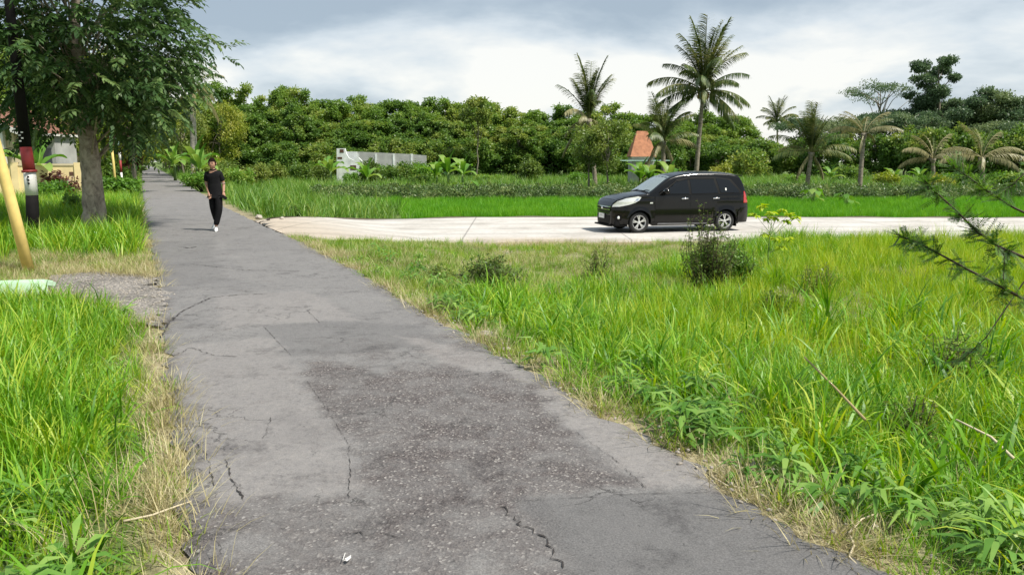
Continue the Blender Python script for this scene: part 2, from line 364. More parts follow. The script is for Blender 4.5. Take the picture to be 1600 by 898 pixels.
def concrete_material():
    m, t, b, o = newmat('pale concrete'); geo = N(t, 'ShaderNodeNewGeometry'); pos = geo.outputs['Position']
    n = noise_node(t, 0.7, 7, 0.6, pos, 0.5); f = noise_node(t, 9, 6, 0.7, pos)
    base = ramp(t, n.outputs[0], [(0.3, (0.42, 0.39, 0.35)), (0.55, (0.54, 0.51, 0.47)), (0.75, (0.60, 0.575, 0.54))])
    fr = ramp(t, f.outputs[0], [(0.3, (0.84, 0.84, 0.83)), (0.6, (1.05, 1.05, 1.05))])
    c1 = mixc(t, 1.0, base.outputs[0], fr.outputs[0], 'MULTIPLY')
    ad = N(t, 'ShaderNodeAttribute', attribute_name='sand')
    c2 = mixc(t, ad.outputs['Fac'], c1, mixc(t, 1.0, fr.outputs[0], (0.45, 0.38, 0.30), 'MULTIPLY'))
    sp = N(t, 'ShaderNodeSeparateXYZ'); t.links.new(pos, sp.inputs[0])
    def band(sock, add_, per, w, dark, cin):
        a_ = N(t, 'ShaderNodeMath', operation='ADD'); t.links.new(sock, a_.inputs[0]); a_.inputs[1].default_value = add_
        p_ = N(t, 'ShaderNodeMath', operation='PINGPONG'); t.links.new(a_.outputs[0], p_.inputs[0]); p_.inputs[1].default_value = per
        r_ = ramp(t, p_.outputs[0], [(0, (dark,) * 3), (w, (1, 1, 1))]); return mixc(t, 1.0, cin, r_.outputs[0], 'MULTIPLY')
    c2 = band(sp.outputs[0], 1.3, 2.2, .035, .45, c2)
    sl = N(t, 'ShaderNodeMath', operation='MULTIPLY_ADD'); t.links.new(sp.outputs[0], sl.inputs[0]); sl.inputs[1].default_value = -0.06; t.links.new(sp.outputs[1], sl.inputs[2])
    wv = noise_node(t, 1.4, 4, .6, pos); w2 = N(t, 'ShaderNodeMath', operation='MULTIPLY_ADD'); t.links.new(wv.outputs[0], w2.inputs[0]); w2.inputs[1].default_value = 0.7; t.links.new(sl.outputs[0], w2.inputs[2])
    c2 = band(w2.outputs[0], .2, .85, .38, .80, c2)
    t.links.new(c2, b.inputs['Base Color']); b.inputs['Roughness'].default_value = 0.9
    return m
def gravel_material():
    m, t, b, o = newmat('pale gravel'); geo = N(t, 'ShaderNodeNewGeometry'); pos = geo.outputs['Position']
    vo = N(t, 'ShaderNodeTexVoronoi'); vo.inputs['Scale'].default_value = 38; t.links.new(pos, vo.inputs['Vector'])
    r = ramp(t, vo.outputs['Color'], [(0.1, (0.12, 0.115, 0.11)), (0.5, (0.23, 0.22, 0.205)), (0.9, (0.36, 0.34, 0.32))])
    n = noise_node(t, 2, 5, 0.6, pos); q = ramp(t, n.outputs[0], [(0.35, (0.75, 0.72, 0.68)), (0.6, (1.1, 1.05, 1))])
    t.links.new(mixc(t, 1.0, r.outputs[0], q.outputs[0], 'MULTIPLY'), b.inputs['Base Color']); b.inputs['Roughness'].default_value = 0.95
    bm_ = N(t, 'ShaderNodeBump'); bm_.inputs['Strength'].default_value = 1; bm_.inputs['Distance'].default_value = 0.02
    t.links.new(vo.outputs['Distance'], bm_.inputs['Height']); t.links.new(bm_.outputs[0], b.inputs['Normal'])
    return m

# ------------------------------------------------------------------ ground
def growing(a, b, d0, k):
    o = [a]
    d = d0
    while o[-1] < b: o.append(o[-1] + d); d = d0 + k * abs(o[-1] - a)
    return np.array(o)
ys = np.concatenate([-growing(0, 60, 0.5, 0.2)[::-1][:-1], growing(0, 32, 0.12, 0.006), growing(32.4, 2200, 0.5, 0.06)])
off = growing(0, 1500, 0.12, 0.03); off = np.concatenate([-off[::-1][:-1], off])
cy = (xl(ys) + xr(ys)) / 2
cy = np.where(ys > 250, np.interp(250, ys, cy), cy)
X = cy[:, None] + off[None, :]; Y = np.repeat(ys[:, None], len(off), 1)
Z = terr(X, Y); Z = np.where(np.abs(Y) > 240, np.minimum(Z, -0.02), Z)
mb = MB(); mb.grid(np.stack([X, Y, Z], -1).reshape(-1, 3), len(ys), len(off))
me = mb.mesh('ground', True, ground_material(), attr=False)
dr = np.zeros(X.shape)
dR = X - xr(Y); dL = xl(Y) - X
dr += 1.0 * (1 - sstep(0.15, 0.75, np.abs(dR))) * (Y < 40) + 1.0 * (1 - sstep(0.05, 0.35, dL)) * (dL > -1) * (Y < 30)
shortz = (dR > 0) & (Y > 9) & (Y < ynear(X))
dr += 0.75 * shortz * (X < 5.5) * sstep(9, 12, Y) * sstep(1.0, 2.5, dR)
dr += 1.0 * (np.abs(Y - ynear(X)) < 1.0) * (dR > 0) * (X < 4)
dr += 0.8 * (dL > 0) * (Y > 8) * (Y < 13.5)
a = me.attributes.new('dryness', 'FLOAT', 'POINT'); a.data.foreach_set('value', np.clip(dr, 0, 1).astype(np.float32).ravel())
tag(link('ground', me), kind='structure')

# main road ---------------------------------------------------------------
def inpoly(X, Y, poly):
    ins = np.zeros(X.shape, bool); n = len(poly)
    for i in range(n):
        x1, y1 = poly[i]; x2, y2 = poly[(i + 1) % n]
        c_ = ((y1 > Y) != (y2 > Y)) & (X < (x2 - x1) * (Y - y1) / (y2 - y1 + 1e-12) + x1)
        ins ^= c_
    return ins
def wpoly(px): return [(G(u, v).x, G(u, v).y) for u, v in px]
ry = np.concatenate([np.arange(-6, 1.5, 0.5), np.arange(1.5, 12, 0.03), np.arange(12, 26, 0.12), growing(26, 420, 0.4, 0.03)])
nc = 90; tt = np.linspace(0, 1, nc)
jl = 0.035 * np.sin(ry * 5.1) + 0.03 * np.sin(ry * 13.7 + 1) + 0.02 * np.sin(ry * 31 + 2)
jr = 0.03 * np.sin(ry * 4.3 + 2) + 0.03 * np.sin(ry * 11.3) + 0.02 * np.sin(ry * 27)
jl = jl * (ry < 40); jr = jr * (ry < 40)
xL = xl(ry) + jl; xR = xr(ry) + jr
X = xL[:, None] * (1 - tt) + xR[:, None] * tt; Y = np.repeat(ry[:, None], nc, 1)
edged = np.minimum(X - xL[:, None], xR[:, None] - X)
Z = 0.012 - 0.02 * (1 - sstep(0, 0.08, edged)) + 0.012 * np.sin(np.pi * tt)[None, :] + 0.004 * np.sin(X * 3 + Y * 2)
mb = MB(); mb.grid(np.stack([X, Y, Z], -1).reshape(-1, 3), len(ry), nc)
me = mb.mesh('road', True, asphalt_material(), attr=False)
w1 = 0.05 * np.sin(X * 9 + Y * 5) + 0.04 * np.sin(Y * 17 - X * 6); w2 = 0.05 * np.sin(Y * 8 + 1) + 0.04 * np.cos(X * 15 + Y * 4)
Xd, Yd = X + w1, Y + w2
rough = inpoly(Xd, Yd, wpoly([(478, 566), (600, 590), (700, 572), (830, 598), (905, 680), (965, 740), (1000, 775), (840, 792), (700, 815), (545, 785), (545, 700), (500, 630)])) * 0.85
rough = np.maximum(rough, inpoly(Xd, Yd, wpoly([(280, 790), (560, 780), (860, 800), (900, 900), (900, 1000), (250, 1000)])) * 0.62)
rough = np.maximum(rough, inpoly(Xd, Yd, wpoly([(470, 535), (700, 520), (760, 565), (600, 590), (490, 570)])) * 0.35)
rough += 0.5 * (1 - sstep(0, 0.25, edged)) * (ry[:, None] < 14)
patch = inpoly(X + w1 * .3, Y + w2 * .3, wpoly([(412, 512), (560, 505), (660, 512), (700, 540), (520, 560), (455, 560)])) * 0.45
patch = np.maximum(patch, inpoly(X + w1 * .6, Y + w2 * .6, wpoly([(800, 792), (1175, 772), (1420, 898), (1500, 1000), (900, 1000), (870, 880)])) * 0.75)
patch = np.maximum(patch, inpoly(Xd, Yd, wpoly([(420, 640), (500, 650), (540, 700), (440, 700)])) * 0.4)
patch = np.maximum(patch, inpoly(Xd, Yd, wpoly([(235, 380), (330, 375), (350, 440), (300, 450), (245, 440)])) * 0.35)
pale = inpoly(Xd, Yd, wpoly([(270, 545), (430, 530), (480, 600), (540, 690), (548, 780), (285, 795)])) * 0.35
pale = np.maximum(pale, inpoly(Xd, Yd, wpoly([(620, 520), (760, 560), (980, 665), (1180, 770), (1010, 770), (910, 680), (830, 598), (700, 572)])) * 0.5)
pale = np.maximum(pale, inpoly(Xd, Yd, wpoly([(340, 465), (480, 455), (560, 500), (415, 512), (340, 520)])) * 0.35)
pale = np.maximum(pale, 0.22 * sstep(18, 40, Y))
def blur(a, k=2):
    for _ in range(k):
        a = (a + np.roll(a, 1, 0) + np.roll(a, -1, 0)) / 3; a = (a + np.roll(a, 1, 1) + np.roll(a, -1, 1)) / 3
    return a
for nm, arr in (('rough', blur(rough, 2)), ('patch', blur(patch, 1)), ('pale', blur(pale, 1))):
    a = me.attributes.new(nm, 'FLOAT', 'POINT'); a.data.foreach_set('value', np.clip(arr, 0, 1).astype(np.float32).ravel())
tag(link('road', me), kind='structure')

# cracks: thin dark broken lines lying on the road
mb = MB()
def crack(px, w0=0.012, jit=0.02, seed=0):
    rr = random.Random(seed); pts = []
    W_ = [G(u, v) for u, v in px]
    for a_, b_ in zip(W_[:-1], W_[1:]):
        n = max(2, int((b_ - a_).length / 0.022))
        for i in range(n): pts.append(a_.lerp(b_, i / n) + Vector((rr.gauss(0, jit * .42), rr.gauss(0, jit * .42), 0)))
    pts.append(W_[-1]); V = []
    for i, p in enumerate(pts):
        t = (pts[min(i + 1, len(pts) - 1)] - pts[max(i - 1, 0)]).normalized(); nrm = Vector((-t.y, t.x, 0))
        w = w0 * 0.42 * (0.1 + rr.random() ** 1.5) * (1 if 0 < i < len(pts) - 1 else 0.1)
        fr = (p.x - float(xl(p.y))) / float(xr(p.y) - xl(p.y))
        z = 0.0175 + 0.012 * math.sin(math.pi * min(1, max(0, fr))) + 0.004 * math.sin(p.x * 3 + p.y * 2)
        for s_ in (-1, 1): V.append((p.x + nrm.x * w * s_, p.y + nrm.y * w * s_, z))
    mb.grid(V, len(pts), 2)
crack([(252, 528), (262, 508), (285, 488), (330, 468), (372, 464), (420, 462)], 0.028, 0.02, 1)
crack([(268, 560), (300, 545), (335, 558), (372, 560)], 0.012, 0.02, 2)
crack([(300, 690), (322, 712), (330, 735), (334, 765)], 0.008, 0.012, 3)
crack([(352, 722), (362, 752), (382, 788)], 0.014, 0.012, 4)
crack([(424, 655), (412, 690)], 0.006, 0.012, 5)
crack([(480, 488), (500, 508)], 0.008, 0.008, 7)
crack([(900, 680), (960, 722), (1010, 768)], 0.006, 0.01, 8)
crack([(780, 800), (850, 850), (880, 898)], 0.014, 0.03, 9)
crack([(1000, 660), (960, 640), (900, 606)], 0.006, 0.01, 10)
crack([(235, 418), (300, 415), (380, 424), (470, 426)], 0.02, 0.03, 11)
crack([(540, 838), (600, 842), (640, 850)], 0.010, 0.02, 12)
crack([(280, 387), (296, 389), (308, 387)], 0.06, 0.03, 13)
crack([(412, 514), (500, 506), (560, 505)], .006, .006, 20)
crack([(412, 514), (432, 536), (455, 560)], .007, .006, 21)
crack([(545, 700), (547, 745), (545, 785)], .006, .008, 22)
crack([(480, 600), (515, 650), (545, 700)], .005, .008, 23)
crack([(800, 792), (900, 786), (1000, 778), (1170, 770)], .005, .008, 24)
crack([(480, 488), (560, 500), (640, 515)], .004, .01, 25)
crack([(430, 392), (540, 396)], 0.012, 0.03, 14)
tag(mb.obj('road_cracks', plain('dark crack', (0.035, 0.03, 0.028), 0.95)), kind='structure')

# side road: pale concrete slab -------------------------------------------
xs = np.concatenate([np.linspace(0, 1, 60)])
cols = growing(-8.5, 85, 0.25, 0.01); nrow = 26
X = np.repeat(cols[:, None], nrow, 1); s_ = np.linspace(0, 1, nrow)[None, :]
yn_, yf_ = ynear(cols), yfar(cols)
jn = 0.10 * np.sin(cols * 1.9) + 0.07 * np.sin(cols * 5.3 + 1)
Y = (yn_ + jn)[:, None] * (1 - s_) + yf_[:, None] * s_
# left end follows the main-road edge
xe = xr(Y); X = np.where(X < xe + 0.02, xe + 0.02, X)
Z = zbase(X, Y) + 0.006 + 0.035 * sstep(0.5, 3, X - xe)
mb = MB(); mb.grid(np.stack([X, Y, Z], -1).reshape(-1, 3), len(cols), nrow)
for side in (0, nrow - 1):
    V = np.stack([np.stack([X[:, side], Y[:, side], Z[:, side]], -1), np.stack([X[:, side], Y[:, side] + (0.02 if side else -0.02), Z[:, side] - 0.25], -1)], 1)
    mb.grid(V.reshape(-1, 3), len(cols), 2)
bm = bmesh.new(); me = mb.mesh('side_road', True, concrete_material(), attr=False)
bm.from_mesh(me); bmesh.ops.remove_doubles(bm, verts=bm.verts, dist=0.001)
bmesh.ops.recalc_face_normals(bm, faces=bm.faces); bm.to_mesh(me); bm.free()
co = np.zeros(len(me.vertices) * 3); me.vertices.foreach_get('co', co); co = co.reshape(-1, 3)
sa = (1 - sstep(0.0, 4.2, co[:, 0] - xr(co[:, 1]))) * 0.95
sa = np.maximum(sa, 0.8 * (1 - sstep(0.1, 0.8, co[:, 1] - ynear(co[:, 0]) - 0.1)) * (0.5 + 0.5 * np.sin(co[:, 0] * 0.8 + 1.2)))
a = me.attributes.new('sand', 'FLOAT', 'POINT'); a.data.foreach_set('value', np.clip(sa, 0, 1).astype(np.float32))
tag(link('side_road', me), kind='structure')
# mud margin between slab and paddy
mb = MB(); V = []
cc = growing(-7.5, 85, 0.3, 0.01)
for x_ in cc:
    yv = float(yfar(x_)); x2 = max(x_, float(xr(yv)) + 0.4); zz = float(zbase(x2, yv))
    V += [(x2, yv + 0.03, zz + 0.03), (x2, yv + 0.16 + 0.03 * math.sin(x_ * 3), zz + 0.055 + 0.02 * math.sin(x_ * 2.1)), (x2, yv + 0.36 + 0.05 * math.sin(x_ * 5), zz - 0.12)]
mb.grid(V, len(cc), 3)
tag(mb.obj('paddy_bank', plain('dark mud', (0.11, 0.085, 0.06), 0.9, bumpv=0.5)), kind='structure')

# gravel entrance on the left ----------------------------------------------
gp = [(60, 440), (120, 426), (180, 428), (238, 432), (250, 440), (248, 452), (274, 462), (258, 472), (270, 484), (250, 490), (252, 505), (225, 512), (180, 490), (120, 470), (40, 462)]
gw = [G(u, v) for u, v in gp]
bm = bmesh.new(); f = bm.faces.new([bm.verts.new((p.x, p.y, 0.022 if p.x < float(xl(p.y)) - .1 else 0.026)) for p in gw])
bmesh.ops.triangulate(bm, faces=[f]); bmesh.ops.subdivide_edges(bm, edges=bm.edges, cuts=4, use_grid_fill=True)
for v in bm.verts:
    if v.is_boundary and v.co.x >= float(xl(v.co.y)) - .05: v.co.x += 0.07 * math.sin(v.co.y * 23) + 0.05 * math.sin(v.co.y * 51 + 1)
    if v.is_boundary and v.co.x < float(xl(v.co.y)) - .05: v.co.x += 0.16 * math.sin(v.co.y * 7.3 + v.co.x * 3); v.co.y += 0.12 * math.sin(v.co.x * 8.1 + 1)
for v in bm.verts: v.co.z = max(T(v.co.x, v.co.y), -0.01) + 0.022 + 0.006 * math.sin(v.co.x * 9) * math.sin(v.co.y * 7)
me = bpy.data.meshes.new('gravel_patch'); bm.to_mesh(me); bm.free(); me.materials.append(gravel_material())
tag(link('gravel_patch', me), kind='structure')
gpoly = [(p.x, p.y) for p in gw]; gcx = sum(p.x for p in gw) / len(gw); gcy = sum(p.y for p in gw) / len(gw)

# ------------------------------------------------------------------ scattered vegetation (uncountable)
TCOL = {}
def blades(mb, n, Lr, W_, rad, lean, droop, seg=4, seed=0):
    g = np.random.default_rng(seed)
    for i in range(n):
        a = g.uniform(0, 2 * math.pi); r0 = rad * math.sqrt(g.random()); bx, by = r0 * math.cos(a), r0 * math.sin(a)
        h = g.uniform(*Lr); az = a + g.normal(0, 0.8); el = math.pi / 2 - abs(g.normal(lean, lean * .5)); dr_ = droop * g.uniform(0.4, 1.4)
        w = W_ * g.uniform(0.7, 1.2); p = Vector((bx, by, -0.02)); V = []
        tw = g.uniform(-0.7, 0.7); sx, sy = -math.sin(az + tw), math.cos(az + tw)
        for k in range(seg + 1):
            t = k / seg; ww = w * (0.75 + 0.5 * t if t < 0.4 else max(0.04, (1 - (t - 0.4) / 0.6) ** 0.8 * 0.95)) / 2
            V += [(p.x - sx * ww, p.y - sy * ww, p.z), (p.x + sx * ww, p.y + sy * ww, p.z)]
            e_ = el - dr_ * t * t * 2.2; st = h / seg
            p = p + Vector((math.cos(az) * math.cos(e_), math.sin(az) * math.cos(e_), math.sin(e_))) * st
        mb.grid(V, seg + 1, 2, g.random())
def template(coln, name, mb, mat):
    c_ = TCOL.get(coln)
    if c_ is None: c_ = TCOL[coln] = bpy.data.collections.new(coln)
    o = bpy.data.objects.new(name, mb.mesh(name, True, mat)); c_.objects.link(o)
    return c_
def scatter(name, coln, Pts, scl, nt_, label, tilt=0.12, cat='grass'):
    n = len(Pts); me = bpy.data.meshes.new(name); me.vertices.add(n); me.vertices.foreach_set('co', np.asarray(Pts, np.float32).ravel())
    rot = np.stack([rng.normal(0, tilt, n), rng.normal(0, tilt, n), rng.uniform(0, 6.28, n)], -1)
    a = me.attributes.new('rot', 'FLOAT_VECTOR', 'POINT'); a.data.foreach_set('vector', rot.astype(np.float32).ravel())
    a = me.attributes.new('scl', 'FLOAT', 'POINT'); a.data.foreach_set('value', np.asarray(scl, np.float32))
    a = me.attributes.new('idx', 'INT', 'POINT'); a.data.foreach_set('value', rng.integers(0, nt_, n).astype(np.int32))
    o = link(name, me); md = o.modifiers.new('scatter', 'NODES')
    t = bpy.data.node_groups.new(name, 'GeometryNodeTree')
    t.interface.new_socket('Geometry', in_out='INPUT', socket_type='NodeSocketGeometry'); t.interface.new_socket('Geometry', in_out='OUTPUT', socket_type='NodeSocketGeometry')
    gi = t.nodes.new('NodeGroupInput'); go = t.nodes.new('NodeGroupOutput'); ip = t.nodes.new('GeometryNodeInstanceOnPoints')
    ci = t.nodes.new('GeometryNodeCollectionInfo'); ci.inputs['Collection'].default_value = TCOL[coln]; ci.inputs['Separate Children'].default_value = True; ci.inputs['Reset Children'].default_value = True
    def na(nm, ty):
        q = t.nodes.new('GeometryNodeInputNamedAttribute'); q.data_type = ty; q.inputs['Name'].default_value = nm
        return [x for x in q.outputs if x.enabled and x.name == 'Attribute'][0]
    t.links.new(gi.outputs[0], ip.inputs['Points']); t.links.new(ci.outputs[0], ip.inputs['Instance']); ip.inputs['Pick Instance'].default_value = True
    t.links.new(na('idx', 'INT'), ip.inputs['Instance Index']); t.links.new(na('rot', 'FLOAT_VECTOR'), ip.inputs['Rotation']); t.links.new(na('scl', 'FLOAT'), ip.inputs['Scale'])
    t.links.new(ip.outputs[0], go.inputs[0]); md.node_group = t
    tag(o, label, cat, kind='stuff'); print('scatter', name, n)
    return o
def sample(x0, x1, y0, y1, dens, fn):
    n = int((x1 - x0) * (y1 - y0) * dens); x = rng.uniform(x0, x1, n); y = rng.uniform(y0, y1, n)
    k = fn(x, y); p = k if k.dtype == bool else rng.random(n) < k
    p &= (np.abs(x) < 0.74 * y + 1.8)
    x, y = x[p], y[p]; return x, y
def pts(x, y, dz=0): return np.stack([x, y, terr(x, y) + dz], -1)
def nz(x, y, s=1.0, o=0.0):
    return 0.5 + 0.25 * (np.sin(x * 1.9 * s + o) * np.cos(y * 1.4 * s + 2 * o) + np.sin((x + y) * 1.1 * s + o * 3) * 0.8 + 0.5 * np.sin((x - 1.7 * y) * 2.7 * s + o))

for i in range(6):
    mb = MB(); blades(mb, 11, (0.28, 0.60), 0.021, 0.07, 0.55, 0.75, 6, 130 + i); template('coarse', 'coarse_tuft%d' % i, mb, M['lush'])
    mb = MB(); blades(mb, 14, (0.26, 0.62), 0.013, 0.08, 0.35, 0.55, 5, 10 + i); template('lush', 'lush_tuft%d' % i, mb, M['lush'])
    mb = MB(); blades(mb, 13, (0.30, 0.66), 0.010, 0.09, 0.22, 0.28, 4, 30 + i); template('lime', 'lime_tuft%d' % i, mb, M['lime'])
    mb = MB(); blades(mb, 26, (0.06, 0.17), 0.006, 0.10, 0.7, 0.4, 3, 50 + i); template('shortg', 'short_tuft%d' % i, mb, M['shortg'])
    mb = MB(); blades(mb, 26, (0.08, 0.26), 0.0045, 0.12, 1.15, 0.35, 3, 70 + i); template('dry', 'straw_tuft%d' % i, mb, M['dry'])
    mb = MB(); blades(mb, 16, (0.28, 0.46), 0.011, 0.10, 0.2, 0.25, 3, 90 + i); template('rice', 'rice_tuft%d' % i, mb, M['rice'])
    mb = MB(); blades(mb, 16, (0.5, 1.15), 0.03, 0.25, 0.35, 0.5, 4, 110 + i); template('weed', 'weed_tuft%d' % i, mb, M['weed'])
def leafset(mb, C, Dv, Nn, Ln, Wd, rnd, fold=0.12):
    """vectorised pointed leaves: base C, direction D, normal N"""
    Dv = Dv / np.linalg.norm(Dv, axis=1, keepdims=True); S = np.cross(Dv, Nn); S /= (np.linalg.norm(S, axis=1, keepdims=True) + 1e-9); U = np.cross(S, Dv)
    Ln = np.asarray(Ln)[:, None]; Wd = np.asarray(Wd)[:, None]
    b_ = C; m = C + Dv * Ln * 0.5; tip = C + Dv * Ln - U * Ln * fold
    l = m - S * Wd * .5 + U * Wd * fold; r = m + S * Wd * .5 + U * Wd * fold
    V = np.stack([b_, r, tip, l], 1).reshape(-1, 3); n = len(C); I = np.arange(n * 4).reshape(n, 4)
    mb.addv(V, I, rnd)
def unit(n, g):
    v = g.normal(size=(n, 3)); return v / np.linalg.norm(v, axis=1, keepdims=True)
for i in range(5):      # leafy ground weeds
    g = np.random.default_rng(200 + i); mb = MB(); n = 26
    a = g.uniform(0, 6.28, n); h = g.uniform(0.02, 0.20, n); r_ = g.uniform(0.0, 0.07, n)
    C = np.stack([np.cos(a) * r_, np.sin(a) * r_, h], -1); D = np.stack([np.cos(a), np.sin(a), g.uniform(-0.2, 0.7, n)], -1)
    leafset(mb, C, D, np.tile([0, 0, 1.0], (n, 1)) + g.normal(0, .2, (n, 3)), g.uniform(0.12, 0.24, n), g.uniform(0.028, 0.045, n), g.random(n), .35)
    template('broad', 'leafy_weed%d' % i, mb, M['broad'])
for i in range(5):      # bushy crop plants, 0.9 m
    g = np.random.default_rng(230 + i); mb = MB(); n = 190
    u_ = unit(n, g); rad = g.uniform(0.55, 1, n)[:, None]
    C = u_ * rad * np.array([0.42, 0.42, 0.40]) + np.array([0, 0, 0.48])
    leafset(mb, C, u_ + g.normal(0, .6, (n, 3)) + [0, 0, -.2], u_ + [0, 0, 0.8], g.uniform(0.10, 0.20, n), g.uniform(0.05, 0.09, n), g.random(n))
    template('crop', 'crop_plant%d' % i, mb, M['crop'])

# --- near right verge
aA = np.array([G(800, 445).x, G(800, 445).y]); aB = np.array([G(1170, 378, -.38).x, G(1170, 378, -.38).y])
dv = aB - aA; nrm = np.array([dv[1], -dv[0]]) / np.hypot(*dv)
def tallness(x, y): return (x - aA[0]) * nrm[0] + (y - aA[1]) * nrm[1]      # >0 on the tall-grass side
BARE = [(GT(1335, 590), .55), (GT(1090, 520), .30), (GT(1230, 470), .4)]
def R_ok(x, y, d0):
    k = (x - xr(y) > d0) & (y < ynear(x) - 0.15)
    for q, r_ in BARE: k &= ~(((x - q.x) ** 2 + ((y - q.y) * 1.0) ** 2) < (r_ * (.7 + .5 * nz(x, y, 3.1))) ** 2)
    return k
def dedge(x, y): return x - xr(y)
x, y = sample(-4, 16, 1.6, 21, 62, lambda x, y: R_ok(x, y, 0.28) * (0.12 + 0.88 * sstep(-0.5, 0.6, tallness(x, y))) * (1 - 0.8 * sstep(0.45, 0.7, sstep(1.2, 3.4, tallness(x, y)) * sstep(7, 9, y))) * np.where(dedge(x, y) < 0.7, 0.5, 1) * (0.55 + 0.45 * (nz(x, y, 1.1) > 0.42)))
s = (0.38 + 0.62 * nz(x, y, 1.2, 1.0)) * (0.55 + 0.45 * sstep(0.3, 1.5, dedge(x, y))) * (1 + 0.35 * sstep(2.6, 3.6, x) * (y < 6)) * np.where(tallness(x, y) < 0, 0.5, 1) * rng.uniform(0.8, 1.2, len(x))
xs_, ys_ = sample(-3, 12, 1.6, 14, 30, lambda x, y: R_ok(x, y, 0.12) * sstep(-.2, .8, tallness(x, y)) * (nz(x, y, 1.6, 7) > 0.38) * (1 - sstep(7, 12, y)))
scatter('coarse_verge_grass', 'coarse', pts(xs_, ys_), rng.uniform(.45, 1.2, len(xs_)) * (1 + .35 * sstep(2.2, 3.4, xs_)) * (0.5 + 0.5 * sstep(.1, 1.0, dedge(xs_, ys_))), 6, 'broad bladed arching grass along the right roadside', tilt=.2)
scatter('tall_verge_grass', 'lush', pts(x, y), s, 6, 'lush arching green grass on the right verge in the foreground')
x, y = sample(1, 16, 5.5, 21, 60, lambda x, y: R_ok(x, y, 1.0) * sstep(0.9, 2.4, tallness(x, y)) * sstep(6.0, 8.5, y + 0.25 * x) * (0.25 + 0.75 * (nz(x, y, .9, 3) > .33)))
scatter('lime_meadow_grass', 'lime', pts(x, y), rng.uniform(0.40, 1.0, len(x)) * (0.55 + 0.65 * nz(x, y, 1.3)), 6, 'yellow green upright grass filling the plot before the side road')
x, y = sample(-6, 7, 1.6, 19, 95, lambda x, y: R_ok(x, y, 0.02) * (1 - 0.85 * sstep(0, 1.2, tallness(x, y)) * (dedge(x, y) > .6)) * (0.35 + 0.65 * (nz(x, y, 1.5, 2) > 0.42)))
scatter('short_verge_grass', 'shortg', pts(x, y), rng.uniform(0.7, 1.5, len(x)), 6, 'short patchy green grass at the corner of the two roads')
# fringe of straw along both edges
x, y = sample(-5, 4, 1.6, 19, 260, lambda x, y: R_ok(x, y, -0.06) * (1 - sstep(0.10, 0.30 + 0.35 * nz(x, y, 1.1, 2), dedge(x, y))) * (0.10 + 0.90 * sstep(.48, .62, nz(x, y, 1.7))))
x2, y2 = sample(-3, 9, 8, 20, 50, lambda x, y: R_ok(x, y, 0.5) * (1 - sstep(-0.3, 1.8, tallness(x, y))) * (nz(x, y, 1.2, 4) > 0.45))
x3, y3 = sample(-14, 0, 1.6, 16, 230, lambda x, y: ((xl(y) - x) > -0.06) * (1 - sstep(0.06, 0.22 + 0.22 * nz(x, y, 1.3, 1), xl(y) - x)) * (0.12 + 0.88 * sstep(.46, .60, nz(x, y, 1.9, 1))) * ~inpoly(x, y, gpoly))
x4, y4 = sample(-14, -2, 8.0, 13.5, 90, lambda x, y: ((xl(y) - x) > 0.0) & ~inpoly(x, y, gpoly))
x6, y6 = sample(-8, -2, 6, 12, 160, lambda x, y: inpoly(x, y, [((px - gcx) * 1.12 + gcx, (py - gcy) * 1.12 + gcy) for px, py in gpoly]) & ~inpoly(x, y, [((px - gcx) * .88 + gcx, (py - gcy) * .88 + gcy) for px, py in gpoly]) & (x < xl(y) - .02))
x5, y5 = sample(1, 14, 2, 20, 10, lambda x, y: R_ok(x, y, .8))
xq = np.concatenate([rng.normal(q.x, r_ * .6, 60) for q, r_ in BARE]); yq = np.concatenate([rng.normal(q.y, r_ * .6, 60) for q, r_ in BARE])
x = np.concatenate([x, x2, x3, x4, x5, x6, xq]); y = np.concatenate([y, y2, y3, y4, y5, y6, yq])
scatter('dry_grass', 'dry', pts(x, y, 0.01), rng.uniform(0.6, 1.25, len(x)), 6, 'pale straw of cut dry grass fringing the road edges')
# fringe greens
x, y = sample(-4, 4, 1.6, 14, 34, lambda x, y: R_ok(x, y, 0.15) * (1 - .9 * sstep(.5, 1.3, dedge(x, y))) * (nz(x, y, 2.9, 5) > 0.40) * (0.25 + .75 * (y < 6.5)))
x2, y2 = sample(-6, -1, 1.6, 8, 26, lambda x, y: ((xl(y) - x) > 0.35) * (nz(x, y, 3.2, 2) > 0.62))
scatter('leafy_weeds', 'broad', pts(np.concatenate([x, x2]), np.concatenate([y, y2])), rng.uniform(0.45, 1.0, len(x) + len(x2)), 5, 'low broad leaved weeds among the roadside grass', cat='weeds')
for i in range(4):
    mb = MB(); blades(mb, 34, (0.22, 0.55), 0.005, 0.05, 0.75, 0.45, 5, 160 + i); template('pale', 'pale_tuft%d' % i, mb, M['dry'])
pp_ = [G(u, v) for u, v in [(225, 770), (238, 790), (205, 760), (250, 800), (215, 800), (262, 730), (190, 800), (160, 850), (240, 850), (100, 880)]] + [G(u, v, -.2) for u, v in [(1040, 600), (1180, 560), (1250, 600), (1330, 560), (1420, 640), (1150, 700), (1500, 760), (960, 520), (1100, 500)]]
xp = np.array([q.x for q in pp_]); yp = np.array([q.y for q in pp_])
scatter('pale_bleached_grass', 'pale', pts(xp, yp), rng.uniform(.6, 1.05, len(xp)), 4, 'bleached pale tussock grass on the verges', tilt=.1)
